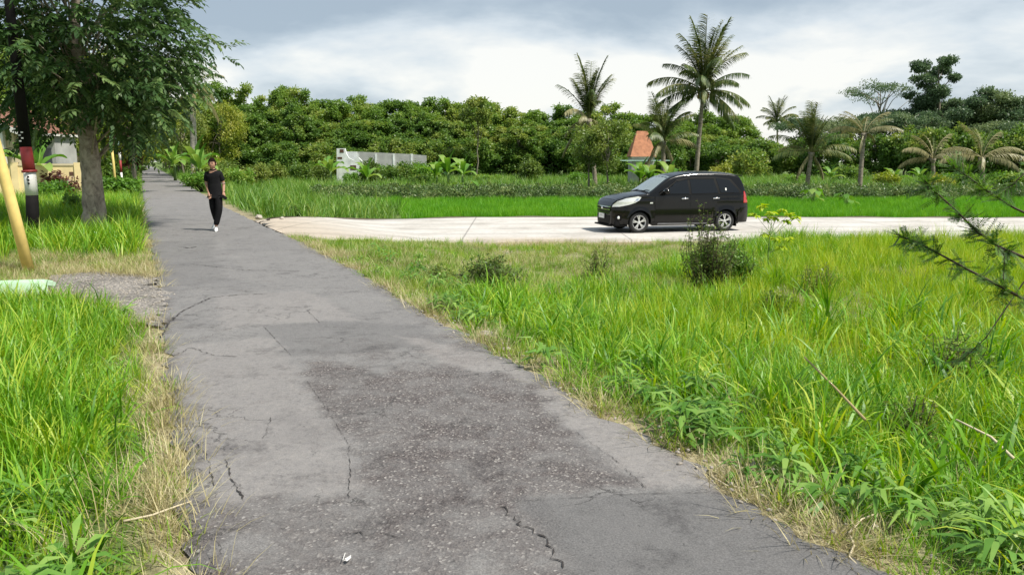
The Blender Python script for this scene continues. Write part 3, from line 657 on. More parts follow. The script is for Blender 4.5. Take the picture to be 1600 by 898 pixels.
# --- left verge
def Lg(x, y): return xl(y) - x
x, y = sample(-9, -0.8, 1.6, 8.6, 85, lambda x, y: (Lg(x, y) > 0.16) * (0.45 + 0.55 * sstep(0.2, 0.5, Lg(x, y))) * (0.35 + 0.65 * sstep(2.6, 4.0, y + 0.35 * Lg(x, y))) * ~inpoly(x, y, gpoly) * (y < 8.3 + 0.12 * Lg(x, y)))
s = (0.38 + 0.40 * sstep(0.1, 1.0, Lg(x, y))) * (0.75 + 0.4 * nz(x, y, 1.4)) * (0.7 + 0.45 * sstep(2.6, 5, y)) * rng.uniform(0.8, 1.2, len(x))
xs_, ys_ = sample(-7, -.8, 1.6, 8, 16, lambda x, y: (Lg(x, y) > 0.35) & (nz(x, y, 1.9, 6) > 0.4) & ~inpoly(x, y, gpoly) & (y < 8))
scatter('left_coarse_grass', 'coarse', pts(xs_, ys_), rng.uniform(.4, 1.0, len(xs_)), 6, 'broad bladed grass on the near left verge', tilt=.2)
scatter('left_verge_grass', 'lush', pts(x, y), s, 6, 'tall green grass on the near left verge')
x, y = sample(-40, -2, 8, 60, 9, lambda x, y: (Lg(x, y) > 0.3) * sstep(12.5, 14.5, y) * (y < 60))
TB = GT(146, 362)
xb, yb = sample(-22, -3, 12.5, 28, 22, lambda x, y: (Lg(x, y) > 0.2) * sstep(12.5, 14.5, y))
x = np.concatenate([x, xb]); y = np.concatenate([y, yb])
scatter('left_far_grass', 'lush', pts(x, y), rng.uniform(0.7, 1.5, len(x)) * (1 - .6 * np.exp(-((x - TB.x) ** 2 + (y - TB.y + 1.2) ** 2) / 2.2)), 6, 'thick green grass around the big tree and the striped pole')
x, y = sample(-14, -0.9, 1.6, 20, 75, lambda x, y: (Lg(x, y) > -0.02) * np.where((y > 8) & (y < 13.5), 1.0, 0.4) * ~inpoly(x, y, gpoly))
scatter('left_short_grass', 'shortg', pts(x, y), rng.uniform(0.6, 1.3, len(x)), 6, 'short green grass between the gravel entrance and the big tree')
# --- beyond the side road
def beyond(x, y, d=0.4): return (y > yfar(x) + d) & (x > xr(y) + 0.4)
def wild(x, y): return x - xr(y) < 7.5 + 0.9 * np.sin(y * .4)
x, y = sample(-14, 42, 22, 43, 26, lambda x, y: beyond(x, y) & ~wild(x, y) & (y < 42))
scatter('rice_paddy', 'rice', pts(x, y), rng.uniform(0.85, 1.15, len(x)), 6, 'bright green strip of young rice beyond the pale side road', tilt=0.05, cat='rice')
def cy0(x): return 41.5 + 0.7 * np.sin(x * 0.3)
x, y = sample(-14, 50, 40, 49, 2.6, lambda x, y: (y > cy0(x)) & (y < 48) & ~wild(x, y))
scatter('leafy_crop', 'crop', pts(x, y), rng.uniform(0.6, 1.05, len(x)), 5, 'dull green bushy crop rows behind the rice', cat='crop')
x, y = sample(-50, 80, 22.5, 96, 4.2, lambda x, y: ((beyond(x, y, .3) & wild(x, y)) | ((y > 48) & (x > xr(y) + 0.5))) * np.where(y < 48, 1.0, 0.62))
scatter('far_weeds', 'weed', pts(x, y), rng.uniform(0.6, 1.25, len(x)) * np.where(y > 48, 0.95, 0.85), 6, 'rank green weeds between the fields and the tree line', cat='weeds')
x, y = sample(-90, -12, 24, 170, 0.8, lambda x, y: (Lg(x, y) > 0.4) | ((x - xr(y) > 0.4) & (y > 90)))
scatter('roadside_weeds', 'weed', pts(x, y), rng.uniform(0.5, 0.9, len(x)), 6, 'green weeds along the far stretch of the road', cat='weeds')
# ================================================================== OBJECTS
# ------------------------------------------------------------------ trees
def crown_mesh(name, blobs, per, ll, lw, mat, seed, droop=0.15, shell=(0.35, 1.25), up=0.5):
    """blobs: (centre, radii, weight); leaves spread through each clump's outer volume"""
    g = np.random.default_rng(seed); mb = MB()
    for c_, r_, wgt in blobs:
        n = int(per * wgt); u_ = unit(n, g); rad = g.uniform(shell[0], shell[1], n)[:, None]
        C = u_ * rad * np.array(r_) * (1 + 0.12 * np.sin(u_[:, :1] * 5 + u_[:, 1:2] * 7)) + np.array(c_)
        D = u_ * 0.4 + g.normal(0, .8, (n, 3)) + np.array([0, 0, -droop]); Nn = u_ * 0.5 + g.normal(0, .6, (n, 3)) + np.array([0, 0, up])
        br = g.random() * 0.55
        leafset(mb, C, D, Nn, g.uniform(.7, 1.3, n) * ll, g.uniform(.7, 1.3, n) * lw, np.clip(br + g.random(n) * 0.45, 0, 1))
    return mb.mesh(name, True, mat)
def tree_data(seed, H, R_, mat, bark, trunk_h=None, nb=26, per=240, ll=0.34, lw=0.2, tr=0.16, shape='round', blob=0.34, flat=0.75, lean=0.0):
    g = random.Random(seed); trunk_h = trunk_h if trunk_h is not None else H * 0.3
    cz = (trunk_h + H) / 2; hz = (H - trunk_h) / 2; blobs = []
    for i in range(nb):
        while True:
            u_ = Vector((g.uniform(-1, 1), g.uniform(-1, 1), g.uniform(-1, 1)))
            if 0.25 < u_.length < 1: break
        u_ = u_ * (0.80 / max(u_.length, .45)) if g.random() < .75 else u_
        k = 1.0
        if shape == 'flat': u_.z = abs(u_.z) * 0.8 if g.random() < .6 else u_.z
        if shape == 'cone': k = 1 - 0.55 * (u_.z * .5 + .5)
        c_ = (u_.x * R_ * k + lean * u_.z * R_, u_.y * R_ * k, cz + u_.z * hz * 0.92); b_ = R_ * blob * g.uniform(.65, 1.25)
        blobs.append((c_, (b_, b_, b_ * flat), (b_ / (R_ * blob)) ** 2))
    mb = MB(); p0 = Vector((0, 0, -0.15)); top = Vector((g.uniform(-.3, .3) + lean * R_ * .3, g.uniform(-.3, .3), cz + hz * .3))
    pts_ = [p0.lerp(top, k / 7) + Vector((g.gauss(0, .06), g.gauss(0, .06), 0)) * (k > 0) for k in range(8)]
    mb.tube(pts_, [tr * (1.25 if k == 0 else 1) * (1 - 0.1 * k) for k in range(8)], 8)
    for c_, r_, w_ in blobs[:14]:
        t0 = g.uniform(.45, .95); s0 = p0.lerp(top, t0); e0 = Vector(c_); m0 = s0.lerp(e0, .5) + Vector((0, 0, .15 * R_))
        mb.tube([s0, m0, e0], [tr * .42, tr * .26, tr * .08], 6)
    return mb.mesh('trunk', True, bark), crown_mesh('crown', blobs, per, ll, lw, mat, seed)
def tree(kind, data, loc, rz, s, label, cat='tree', group=None):
    r = empty(kind, loc, rz); r.scale = s if hasattr(s, '__len__') else (s, s, s)
    tag(r, label, cat, group); link('trunk', data[0], r); link('crown', data[1], r); return r

# plantation: several tree shapes, shared between individual trees
PA = [tree_data(300 + i, 10.5, 2.9, M['plant_a'], M['fbark'], 2.0, 80, 210, .30, .17, .15, blob=.19) for i in range(3)]
PB = [tree_data(320 + i, 10.0, 3.0, M['plant_b'], M['fbark'], 0.9, 80, 210, .31, .18, .15, blob=.19) for i in range(3)]
PC = [tree_data(330 + i, 5.0, 2.6, M['plant_b'], M['fbark'], 0.3, 44, 190, .30, .17, .12, blob=.23) for i in range(2)]
def topv(u):   # skyline of the plantation in the photo
    return np.interp(u, [320, 350, 400, 440, 470, 500, 520, 560, 600, 640, 700, 760, 800, 860, 900, 960, 1010, 1060, 1110, 1150, 1165], [132, 130, 134, 131, 134, 152, 156, 150, 152, 146, 148, 154, 160, 166, 160, 166, 170, 176, 170, 176, 196])
SEEN = {}
def unique(lb, o):
    if lb in SEEN: SEEN[lb]['label'] = 'left hand ' + lb; o['label'] = 'right hand ' + lb
    else: SEEN[lb] = o
def place(u, Y): return P(u, 252, Y).x
rg = random.Random(11)
LMK = [(322, 'behind the pale trunked palm'), (352, 'directly behind the walking man'), (383, 'just right of the walking man'), (415, 'above the tall wild grass'), (446, 'above the creeper mound'), (477, 'between the man and the ruined wall'), (508, 'just left of the ruined white wall'),
       (540, 'directly above the ruined white wall'), (570, 'above the left end of the grey wall'), (600, 'above the middle of the grey wall'), (632, 'above the right half of the grey wall'), (662, 'above the right end of the grey wall'), (692, 'above the left banana plant of the clump'), (722, 'above the right of the banana clump'),
       (752, 'behind the slender pale stemmed tree'), (782, 'between the slender tree and the round olive bush'), (812, 'above and left of the round olive bush'), (842, 'above the round olive bush'), (872, 'right of the round olive bush'), (900, 'left of the palm with brown hanging fronds'), (930, 'behind the palm with brown hanging fronds'),
       (960, 'just right of the two thin trees'), (990, 'left of the orange roofed hut'), (1020, 'behind the hut and the stout palm'), (1052, 'between the stout palm and the tall palm'), (1085, 'behind the tall palm trunk'), (1118, 'just right of the tall palm trunk'), (1150, 'at the right end of the row'),
       (1190, 'below the gap of open sky'), (1240, 'below the distant palm'), (1280, 'behind the short upright palm'), (1325, 'left of the yellowing palm'), (1375, 'right of the yellowing palm'), (1415, 'left of the low drying palm'), (1455, 'behind the low drying palm'), (1500, 'between the two drying palms'), (1545, 'behind the rightmost palm'), (1590, 'at the right frame edge')]
def where(u): return min(LMK, key=lambda a_: abs(a_[0] - u))[1]
def pl_label(u, row):
    return {'back': 'tall olive topped back row tree ', 'front': 'dense green plantation tree ', 'low': 'low dark leafy tree '}[row] + where(u)
for row, Y0, du, dat, dtop in (('front', 94, 31, PB, 30), ('back', 99, 29, PA, -2), ('low', 90, 40, PC, 70)):
    u = 322 + (12 if row == 'back' else 0)
    while u < 1158:
        Y_ = Y0 + rg.uniform(-2.5, 2.5); x_ = place(u, Y_); gz = T(x_, Y_); d_ = dat[rg.randrange(len(dat))]
        v = float(topv(u)) + dtop + rg.uniform(-5, 7); H_ = P(u, v, Y_).z - gz
        if row == 'low': H_ = rg.uniform(4.0, 5.6)
        base = 10.5 if row == 'back' else 10.0 if row == 'front' else 5.0; s_ = H_ / base
        w_ = rg.uniform(.88, 1.15)
        o_t = tree('plantation_tree', d_, (x_, Y_, gz), rg.uniform(0, 6.28), (w_, w_, s_), pl_label(u, row), 'tree', {'back': 'back row plantation trees', 'front': 'front row plantation trees', 'low': 'low trees at the plantation foot'}[row]); unique(o_t['label'], o_t)
        u += du * rg.uniform(.8, 1.2)

# ------------------------------------------------------------------ palms
def frond_mesh(name, Lf, e0, droop, leaf, mat, seed, npair=46, lw=0.05, hang=0.6, sparse=0.0):
    g = np.random.default_rng(seed); mb = MB(); n = 14; P_ = []; p = Vector((0.05, 0, 0))
    for k in range(n + 1):
        P_.append(p.copy()); t = k / n; e_ = e0 - droop * t ** 1.4; p = p + Vector((math.cos(e_), 0, math.sin(e_))) * (Lf / n)
    mb.tube(P_, [0.045 * (1 - .85 * k / n) + 0.006 for k in range(n + 1)], 5, rnd=0.95)
    for i in range(npair):
        if g.random() < sparse: continue
        t = 0.16 + 0.84 * i / npair; f = t * n; k = min(int(f), n - 1); p = P_[k].lerp(P_[k + 1], f - k); tg = (P_[k + 1] - P_[k]).normalized()
        ln = leaf * (0.45 + 1.1 * math.sin(math.pi * min(1, t * .92 + .06)) ** .8 * .6)
        for s_ in (-1, 1):
            d = (tg * 0.75 + Vector((0, s_, 0)) * .85 + Vector((0, 0, g.normal(.12, .12)))).normalized(); V = []; q = p.copy(); l_ = ln * g.uniform(.85, 1.12)
            w_ = Vector((0, 0, 1)).cross(d); w_ = (w_.normalized() + Vector((0, 0, .35))).normalized() if w_.length > .01 else tg
            for j in range(4):
                ww = lw * (.7, 1, .7, .05)[j] * .5; V += [tuple(q - w_ * ww), tuple(q + w_ * ww)]
                d = (d + Vector((0, 0, -hang * g.uniform(.6, 1.3)))).normalized(); q = q + d * (l_ / 3)
            mb.grid(V, 4, 2, g.random())
    return mb.mesh(name, True, mat)
FG = [frond_mesh('frond', 4.1, R(a_), R(dd), .80, M['palm'], 400 + i, 66, .055, h, .12) for i, (a_, dd, h) in enumerate([(84, 24, .25), (72, 42, .35), (54, 66, .55), (28, 66, .75), (4, 52, .85), (-28, 36, .9)])]
FD = [frond_mesh('frond', 3.8, R(a_), R(dd), .75, M['palmdry'], 420 + i, 50, .055, h, .1) for i, (a_, dd, h) in enumerate([(60, 55, .4), (30, 70, .7), (5, 60, .9), (-45, 35, .8)])]
def nut_mesh(mat):
    g = random.Random(5); mb = MB()
    for i in range(9):
        a_ = g.uniform(0, 6.28); r_ = .22; c_ = Vector((r_ * math.cos(a_), r_ * math.sin(a_), -.25 + g.uniform(-.12, .1)))
        mb.lathe([(0.001, -.13), (.08, -.09), (.115, 0), (.08, .1), (.001, .14)], 8, Matrix.Translation(c_))
    return mb.mesh('coconuts', True, mat)
NUT = nut_mesh(plain('orange brown husk', (0.42, 0.24, 0.07), .7))
def palm(loc, top, tr, fl, label, nuts=False, bark='palmbark', seed=0, kind='coconut_palm', group=None):
    """fl: list of (frond mesh, azimuth deg, scale, tilt deg)"""
    r = empty(kind, loc); tag(r, label, 'palm tree', group); g = random.Random(seed)
    loc = Vector(loc); t_ = Vector(top) - loc; mb = MB(); n = 16; pts_, rr = [], []
    for k in range(n + 1):
        f = k / n; pts_.append(Vector((t_.x * f ** 1.3, t_.y * f, -.1 + (t_.z + .1) * f))); rr.append(tr * (1.35 - .35 * min(1, f * 6)) * (1 - .3 * f) * (1.04 if k % 2 else .98))
    rr[-1] = tr * 1.0; rr[-2] = tr * 1.05
    mb.obj('trunk', M[bark], r)
    return r, t_, pts_, rr, mb
def build_palm(loc, top, tr, fl, label, nuts=False, bark='palmbark', seed=0, kind='coconut_palm', hs=1.0, dryk=1.0):
    r = empty(kind, loc); tag(r, label, 'palm tree'); loc = Vector(loc); t_ = Vector(top) - loc; mb = MB(); n = 18; pts_, rr = [], []
    for k in range(n + 1):
        f = k / n; pts_.append(Vector((t_.x * f ** 1.4, t_.y * f, -.1 + (t_.z + .1) * f))); rr.append(tr * (1.5 - .5 * min(1, f * 5)) * (1 - .28 * f) * (1.05 if k % 2 else .97))
    rr[-1] = tr * 1.25; rr[-2] = tr * 1.15
    mb.tube(pts_, rr, 10); mb.obj('trunk', M[bark], r)
    for me_, az, s_, tl in fl:
        s_ *= dryk
        o = link('frond', me_, r); o.location = t_; o.rotation_euler = (0, -R(tl), R(az)); o.scale = (s_, s_, s_)
    if nuts: o = link('coconuts', NUT, r); o.location = t_; o.scale = (1.3,) * 3
    return r
def ring(n, seed, spec, s=(.9, 1.1), a0=0):
    s = (s[0] * .72, s[1] * .88)
    """spec: list of (mesh, how many)"""
    g = random.Random(seed); o = []; a_ = a0
    for me_, k in spec:
        for i in range(k): o.append((me_, a_ + 360 * i / k + g.uniform(-26, 26), g.uniform(*s), g.uniform(-16, 14)))
        a_ += 33
    return o
def pz(u, v, Y): p = P(u, v, Y); return (p.x, p.y, p.z)
def gz_(u, Y): x_ = place(u, Y); return (x_, Y, T(x_, Y))
build_palm(gz_(1088, 55), pz(1099, 142, 55), .17, ring(0, 1, [(FG[0], 9), (FG[1], 9), (FG[2], 7), (FG[3], 7), (FG[4], 6), (FG[5], 3)], (1.0, 1.2)) + [(FG[0], a_, 1.22, t_) for a_, t_ in ((20, 0), (170, 4), (95, -6), (260, 5), (330, -4))],
           'tallest coconut palm on a bare slender trunk, standing behind the minivan', True, seed=1)
build_palm(gz_(931, 57), pz(920, 186, 57), .17, ring(0, 2, [(FG[0], 8), (FG[1], 8), (FG[2], 2)], (.90, 1.05)) + [(FG[0], a_, 1.12, t_) for a_, t_ in ((0, 0), (190, 4), (80, -6))] + ring(0, 22, [(FD[2], 3), (FD[3], 3), (FD[1], 2)], (.8, 1.0)),
           'coconut palm with upright fronds and brown hanging ones, behind the two thin trees', seed=2)
build_palm(gz_(1038, 53), pz(1036, 222, 53), .18, ring(0, 3, [(FG[0], 5), (FG[1], 7), (FG[2], 6), (FG[3], 3)], (.75, .95)) + ring(0, 23, [(FD[2], 3), (FD[3], 4)], (.7, .9)),
           'stout low coconut palm beside the orange roofed hut, with brown lower fronds', seed=3)
build_palm(gz_(1263, 52), pz(1268, 238, 52), .17, ring(0, 4, [(FG[0], 9), (FG[1], 6), (FG[2], 3)], (.80, .98)) + [(FG[4], 5, .7, 8), (FD[1], 175, .6, 0), (FG[3], -30, .7, 0), (FD[3], 20, .55, 0), (FD[3], 200, .55, 0), (FG[4], 190, .7, 8)],
           'short coconut palm with a dense upright green tuft, right of the minivan', seed=4)
build_palm(gz_(1346, 48), pz(1350, 208, 48), .15, [(FD[0], 10, .75, 0), (FD[0], 60, .7, -5), (FD[0], 150, .7, 0), (FD[0], 200, .75, 0), (FD[1], -20, .8, 0), (FD[1], 185, .8, 0), (FD[1], 110, .7, 0), (FD[1], 300, .7, 0), (FG[2], 170, .7, 0), (FG[2], 330, .6, 0), (FD[2], 40, .6, 0), (FD[3], 230, .5, 0)],
           'short yellowing palm with sparse dry fronds on a dark trunk', seed=5, dryk=.74)
build_palm(gz_(1216, 118), pz(1214, 190, 118), .16, ring(0, 6, [(FG[0], 4), (FG[1], 5), (FG[2], 6), (FG[3], 6), (FG[4], 4)], (1.05, 1.2)),
           'distant coconut palm seen between the minivan and the short upright palm', seed=6)
build_palm(gz_(1462, 55), pz(1458, 248, 55), .16, [(FD[0], 15, .8, 15), (FD[0], 165, .8, 10), (FD[0], 110, .75, 20), (FD[1], -10, .95, 10), (FD[1], 190, .95, 10), (FD[2], 0, .9, 5), (FD[2], 180, .9, 5), (FG[1], 70, .6, 0), (FD[1], 270, .7, 0)],
           'low drying palm with tan fronds under the tallest dark tree', seed=7, dryk=.74)
build_palm(gz_(1540, 50), pz(1534, 246, 50), .17, [(FD[0], 160, .9, 20), (FD[0], 20, .8, 10), (FD[0], 90, .8, 15), (FD[1], 0, 1, 5), (FD[1], 180, 1, 5), (FD[2], -8, 1.1, 12), (FD[2], 188, 1.1, 12), (FG[1], 100, .7, 10), (FG[1], 40, .7, 0), (FD[2], 240, .9, 0), (FD[2], 300, .9, 0)],
           'low palm with grey brown drooping fronds at the right edge', seed=8, dryk=.74)
build_palm(gz_(303, 60), pz(300, 132, 60), .27, [(FD[0], 20, .62, 0), (FG[1], 60, .6, 5), (FD[1], 0, .7, 10), (FD[3], -10, .9, 5), (FD[3], 190, .85, 0), (FG[1], 140, .6, 0), (FG[2], 180, .7, 0), (FD[2], 330, .75, -10), (FD[2], 210, .7, -10), (FG[0], 250, .6, 0), (FD[3], 290, .8, 0), (FG[2], 300, .6, 0)],
           'pale trunked coconut palm with thin ragged fronds beside the far road', True, 'palebark', seed=9)

# ------------------------------------------------------------------ banana plants
def banana_leaf(name, Lf, W_, e0, droop, seed):
    g = random.Random(seed); mb = MB(); n = 12; V = []; p = Vector((0, 0, 0)); 
    for k in range(n + 1):
        t = k / n; e_ = e0 - droop * t * t; w = W_ * (0.08 if t < .12 else math.sin(math.pi * min(1, (t - .12) / .9 * .93 + .07)) ** .6) * g.uniform(.85, 1.1) * .5
        up_ = Vector((-math.sin(e_), 0, math.cos(e_)))
        for s_ in (-1, 0, 1): V.append(tuple(p + Vector((0, s_ * w, 0)) + up_ * (abs(s_) * w * .45) + Vector((0, 0, g.uniform(-.03, .03) * abs(s_)))))
        p = p + Vector((math.cos(e_), 0, math.sin(e_))) * (Lf / n)
    mb.grid(V, n + 1, 3, g.random()); return mb.mesh(name, True, M['banana'])
BL = [banana_leaf('leaf', 1.9, .55, R(a_), R(d_), i) for i, (a_, d_) in enumerate([(82, 30), (65, 70), (45, 80), (25, 85)])]
mbs = MB(); mbs.tube([(0, 0, -.1), (0.02, 0, .6), (0, .02, 1.2)], [.13, .10, .06], 8); BST = mbs.mesh('stem', True, M['gstem'])
def banana(loc, s, label, seed, group=None, n=8):
    r = empty('banana_plant', loc, 0); r.scale = (s, s, s); tag(r, label, 'banana plant', group); g = random.Random(seed)
    link('stem', BST, r)
    for i in range(n):
        o = link('leaf', BL[(0, 1, 1, 2, 2, 3, 1, 2, 3)[i % 9]], r); o.location = (0, 0, 1.1); o.rotation_euler = (0, 0, i * 2.4 + g.uniform(-.3, .3)); k = g.uniform(.75, 1.05); o.scale = (k, k, k)
for i, (u, Y_, s_, lb) in enumerate([
    (682, 62, .95, 'leftmost banana plant of the clump right of the long grey wall'), (700, 60, 1.1, 'bright banana plant in the middle of the clump right of the grey wall'), (722, 61, 1.05, 'broad banana plant on the right of the clump near the grey wall'),
    (516, 66, 1.1, 'small banana plant standing left of the white ruined wall'), (573, 56, .9, 'small banana plant in front of the broken white wall'),
    (1018, 48, .8, 'banana plant just behind the minivan bonnet below the hut'), (1048, 47, .9, 'banana plant with wide leaves behind the minivan windscreen'), (1002, 50, .9, 'small banana plant left of the two near the hut'),
    (312, 50, 1.0, 'lower banana plant on the right of the pale palm foot'), (306, 52, 1.15, 'tall banana plant at the foot of the pale trunked palm'), (272, 66, 1.2, 'banana plant leaning over the far road edge'),
    (55, 33, 1.1, 'banana plant behind the yellow garden wall near the striped pole'), (1300, 64, .75, 'banana plant between the two short palms on the right'), (1400, 60, .7, 'banana plant right of the yellowing palm'), (1440, 62, .7, 'banana plant below the drying palm on the right')]):
    banana(gz_(u, Y_), s_, lb, 500 + i, 'banana plants')
# taro plants on the paddy edge
def taro(loc, s, label, seed):
    g = np.random.default_rng(seed); r = empty('taro_plant', loc); r.scale = (s, s, s); tag(r, label, 'plant'); mb = MB(); ms = MB(); n = 9
    for i in range(n):
        a_ = i * 2.4; h = g.uniform(.35, .75); o_ = g.uniform(.1, .35); tip = Vector((o_ * math.cos(a_), o_ * math.sin(a_), h)); ms.tube([(0, 0, 0), tip * .5 + Vector((0, 0, .1)), tip], [.02, .015, .01], 5)
        leafset(mb, np.array([tip]), np.array([[math.cos(a_), math.sin(a_), -.5]]), np.array([[math.cos(a_) * .6, math.sin(a_) * .6, 1.0]]), [.42], [.30], g.random())
    ms.obj('stem', M['gstem'], r); mb.obj('leaf', M['banana'], r)
for i, (u, v, s_, lb) in enumerate([(600, 312, 1.0, 'leafy plant at the near edge of the crop, left part'), (725, 312, 1.5, 'larger leafy plant standing at the edge of the crop'), (895, 305, 1.1, 'small leafy plant on the crop edge left of the minivan'), (1270, 322, 1.2, 'leafy plant standing in the rice right of the minivan'), (1322, 326, 1.0, 'small leafy plant near the yellowing palm trunk, in the rice')]):
    p = GT(u, v); taro(p, s_, lb, 40 + i)

# ------------------------------------------------------------------ shrubs and single trees
SH = {}
def shrub_data(key, mat, seed, n=16, per=150, ll=.14, lw=.06):
    g = random.Random(seed); bl = []
    for i in range(n):
        u_ = Vector((g.gauss(0, 1), g.gauss(0, 1), g.gauss(0, 1))).normalized() * g.uniform(.3, .85)
        bl.append(((u_.x * .7, u_.y * .7, .62 + u_.z * .5), (g.uniform(.2, .36),) * 3, 1))
    mb = MB()
    for c_, r_, w_ in bl[:10]: mb.tube([(0, 0, -.05), (c_[0] * .4, c_[1] * .4, c_[2] * .5), c_], [.03, .02, .006], 5)
    SH[key] = (mb.mesh('stem', True, M['darktwig']), crown_mesh('foliage', bl, per, ll, lw, M[mat], seed))
shrub_data('weed', 'weed', 61); shrub_data('olive', 'olive', 62); shrub_data('dark', 'plant_b', 63); shrub_data('lime', 'yellowg', 64); shrub_data('red', 'redleaf', 65)
def shrub(key, loc, s, label, kind='shrub', group=None, rz=None):
    r = empty(kind, loc, rg.uniform(0, 6) if rz is None else rz); r.scale = s if hasattr(s, '__len__') else (s,) * 3; tag(r, label, 'shrub', group)
    link('stem', SH[key][0], r); link('foliage', SH[key][1], r)
for key, u, Y_, s_, lb in [
    ('olive', 830, 72, (2.0, 2.0, 1.9), 'round pale olive bush in the field left of the two thin trees'), ('lime', 1130, 66, (1.5, 1.5, 1.7), 'yellow green bush between the tall palm and the dark trees'),
    ('weed', 905, 66, (1.5, 1.5, 1.2), 'low green bush beside the thin trees'), ('olive', 578, 63, (1.5, 1.5, 1.9), 'grey olive bush in front of the long grey wall'), ('dark', 655, 63, (1.8, 1.5, 1.0), 'dark low bush left of the banana clump'),
    ('olive', 370, 52, (2, 1.6, 1.2), 'olive brush behind the tall grass right of the walking man'), ('weed', 312, 43, (1.4, 1.4, 1.0), 'green bush on the verge left behind the walking man'), ('olive', 325, 55, (1.6, 1.6, 1.6), 'brownish brush at the foot of the pale palm'),
    ('dark', 1330, 70, (2.4, 2, 1.6), 'dark shrub behind the yellowing palm'), ('lime', 1385, 58, (1.6, 1.6, 1.2), 'light green shrub right of the yellowing palm'), ('weed', 1500, 56, (2, 2, 1.2), 'green shrub between the two drying palms'),
    ('lime', 1470, 53, (1.4, 1.4, 1.1), 'pale shrub below the low drying palm'), ('weed', 1585, 52, (2, 2, 1.4), 'green shrub at the far right field edge'), ('weed', 1240, 66, (1.6, 1.6, 1.0), 'green shrub left of the short upright palm'),
    ('dark', 1170, 84, (3.4, 3, 3.0), 'large dark shrub right of the tall palm trunk'), ('weed', 760, 74, (2, 2, .9), 'low shrub at the plantation foot right of the bananas'),
    ('weed', 75, 29, (1.3, 1.0, .9), 'leafy shrub in front of the yellow garden wall'), ('red', 98, 33, (1.5, 1, 1.1), 'red and green garden shrub behind the yellow wall'), ('olive', 80, 33, (1.2, 1, .9), 'yellowish garden shrub behind the yellow wall'),
    ('weed', 175, 34, (1.5, 1.2, 1.0), 'pale green leafy shrub right of the big tree trunk'), ('dark', 108, 22, (.5, .45, .65), 'small dark bush in the grass between pole and tree')]:
    x_ = place(u, Y_); shrub(key, (x_, Y_, T(x_, Y_)), s_, lb)
for i, (u, Y_, s_, key, lb) in enumerate([(592, 70, 1.75, 'weed', 'left one of the bushes hiding the grey wall foot'), (618, 69, 1.55, 'dark', 'second bush hiding the grey wall foot'), (640, 70, 1.85, 'dark', 'dark bush hiding the right half of the grey wall foot'), (664, 68, 1.9, 'weed', 'bush hiding the right end of the grey wall'),
                                      (548, 65, 1.15, 'weed', 'green bush right in front of the ruined white wall'), (500, 70, 1.6, 'olive', 'olive bush left of the ruined white wall'), (470, 74, 1.8, 'dark', 'dark bush below the plantation, left of the ruin'), (430, 70, 1.7, 'olive', 'pale brush below the plantation right of the man'), (400, 66, 1.6, 'olive', 'olive brush close to the right of the man')]):
    x_ = place(u, Y_); shrub(key, (x_, Y_, T(x_, Y_)), (s_ * 1.1, s_, s_), lb)
ORD = ['nearest', 'second nearest', 'third nearest', 'fourth nearest', 'fifth nearest', 'sixth nearest', 'seventh nearest', 'eighth nearest', 'ninth nearest', 'tenth nearest', 'farthest']
for i, Y_ in enumerate([46, 54, 62, 70, 78, 88, 98, 110, 124, 140, 160]):
    x_ = float(xl(Y_)) - 1.7; k = ('dark', 'olive', 'weed')[i % 3]; shrub(k, (x_, Y_, T(x_, Y_)), 1.5 + .035 * (Y_ - 40), '%s leafy shrub lining the left edge of the far road' % ORD[i], group='shrubs lining the left of the far road')
for i, Y_ in enumerate([50, 58, 66, 75, 84, 94, 106, 120, 136, 155]):
    x_ = float(xr(Y_)) + 3.0; k = ('weed', 'olive', 'lime')[i % 3]; shrub(k, (x_, Y_, T(x_, Y_)), 1.2 + .028 * (Y_ - 40), '%s bushy shrub lining the right edge of the far road' % ORD[i], group='shrubs lining the right of the far road')
p = GT(465, 341); shrub('dark', (p.x, p.y + .3, p.z), (.85, .5, .42), 'low dark green creeper mound at the far edge of the side road')

ONE = lambda seed, H, R_, mat, **k: tree_data(seed, H, R_, M[mat], M['fbark'], **k)
def solo(u, Y_, vt, base_H, data, lb, wx=1.0, kind='broadleaf_tree', rz=0.0, group=None):
    x_ = place(u, Y_); g_ = T(x_, Y_); H_ = P(u, vt, Y_).z - g_; s_ = H_ / base_H
    return tree(kind, data, (x_, Y_, g_), rz, (s_ * wx, s_ * wx, s_), lb, 'tree', group)
# the two thin trees before the palm
thin = [ONE(601, 4.6, 1.25, 'olive', trunk_h=1.5, nb=22, per=120, ll=.2, lw=.09, tr=.07, blob=.34), ONE(602, 5.2, 1.3, 'olive', trunk_h=1.3, nb=26, per=120, ll=.2, lw=.09, tr=.08, blob=.34)]
solo(922, 50, 185, 4.6, thin[0], 'thin young tree with loose olive crown, left one of the pair left of the minivan', kind='young_tree')
solo(948, 49, 176, 5.2, thin[1], 'taller young olive green tree of the pair just left of the minivan', kind='young_tree')
# tall bare-stemmed tree within the plantation, thin trunks
solo(745, 84, 150, 9.5, ONE(603, 9.5, 1.6, 'olive', trunk_h=5.5, nb=14, per=150, tr=.09, blob=.36), 'slender tree with two pale stems in front of the plantation', kind='slender_tree')
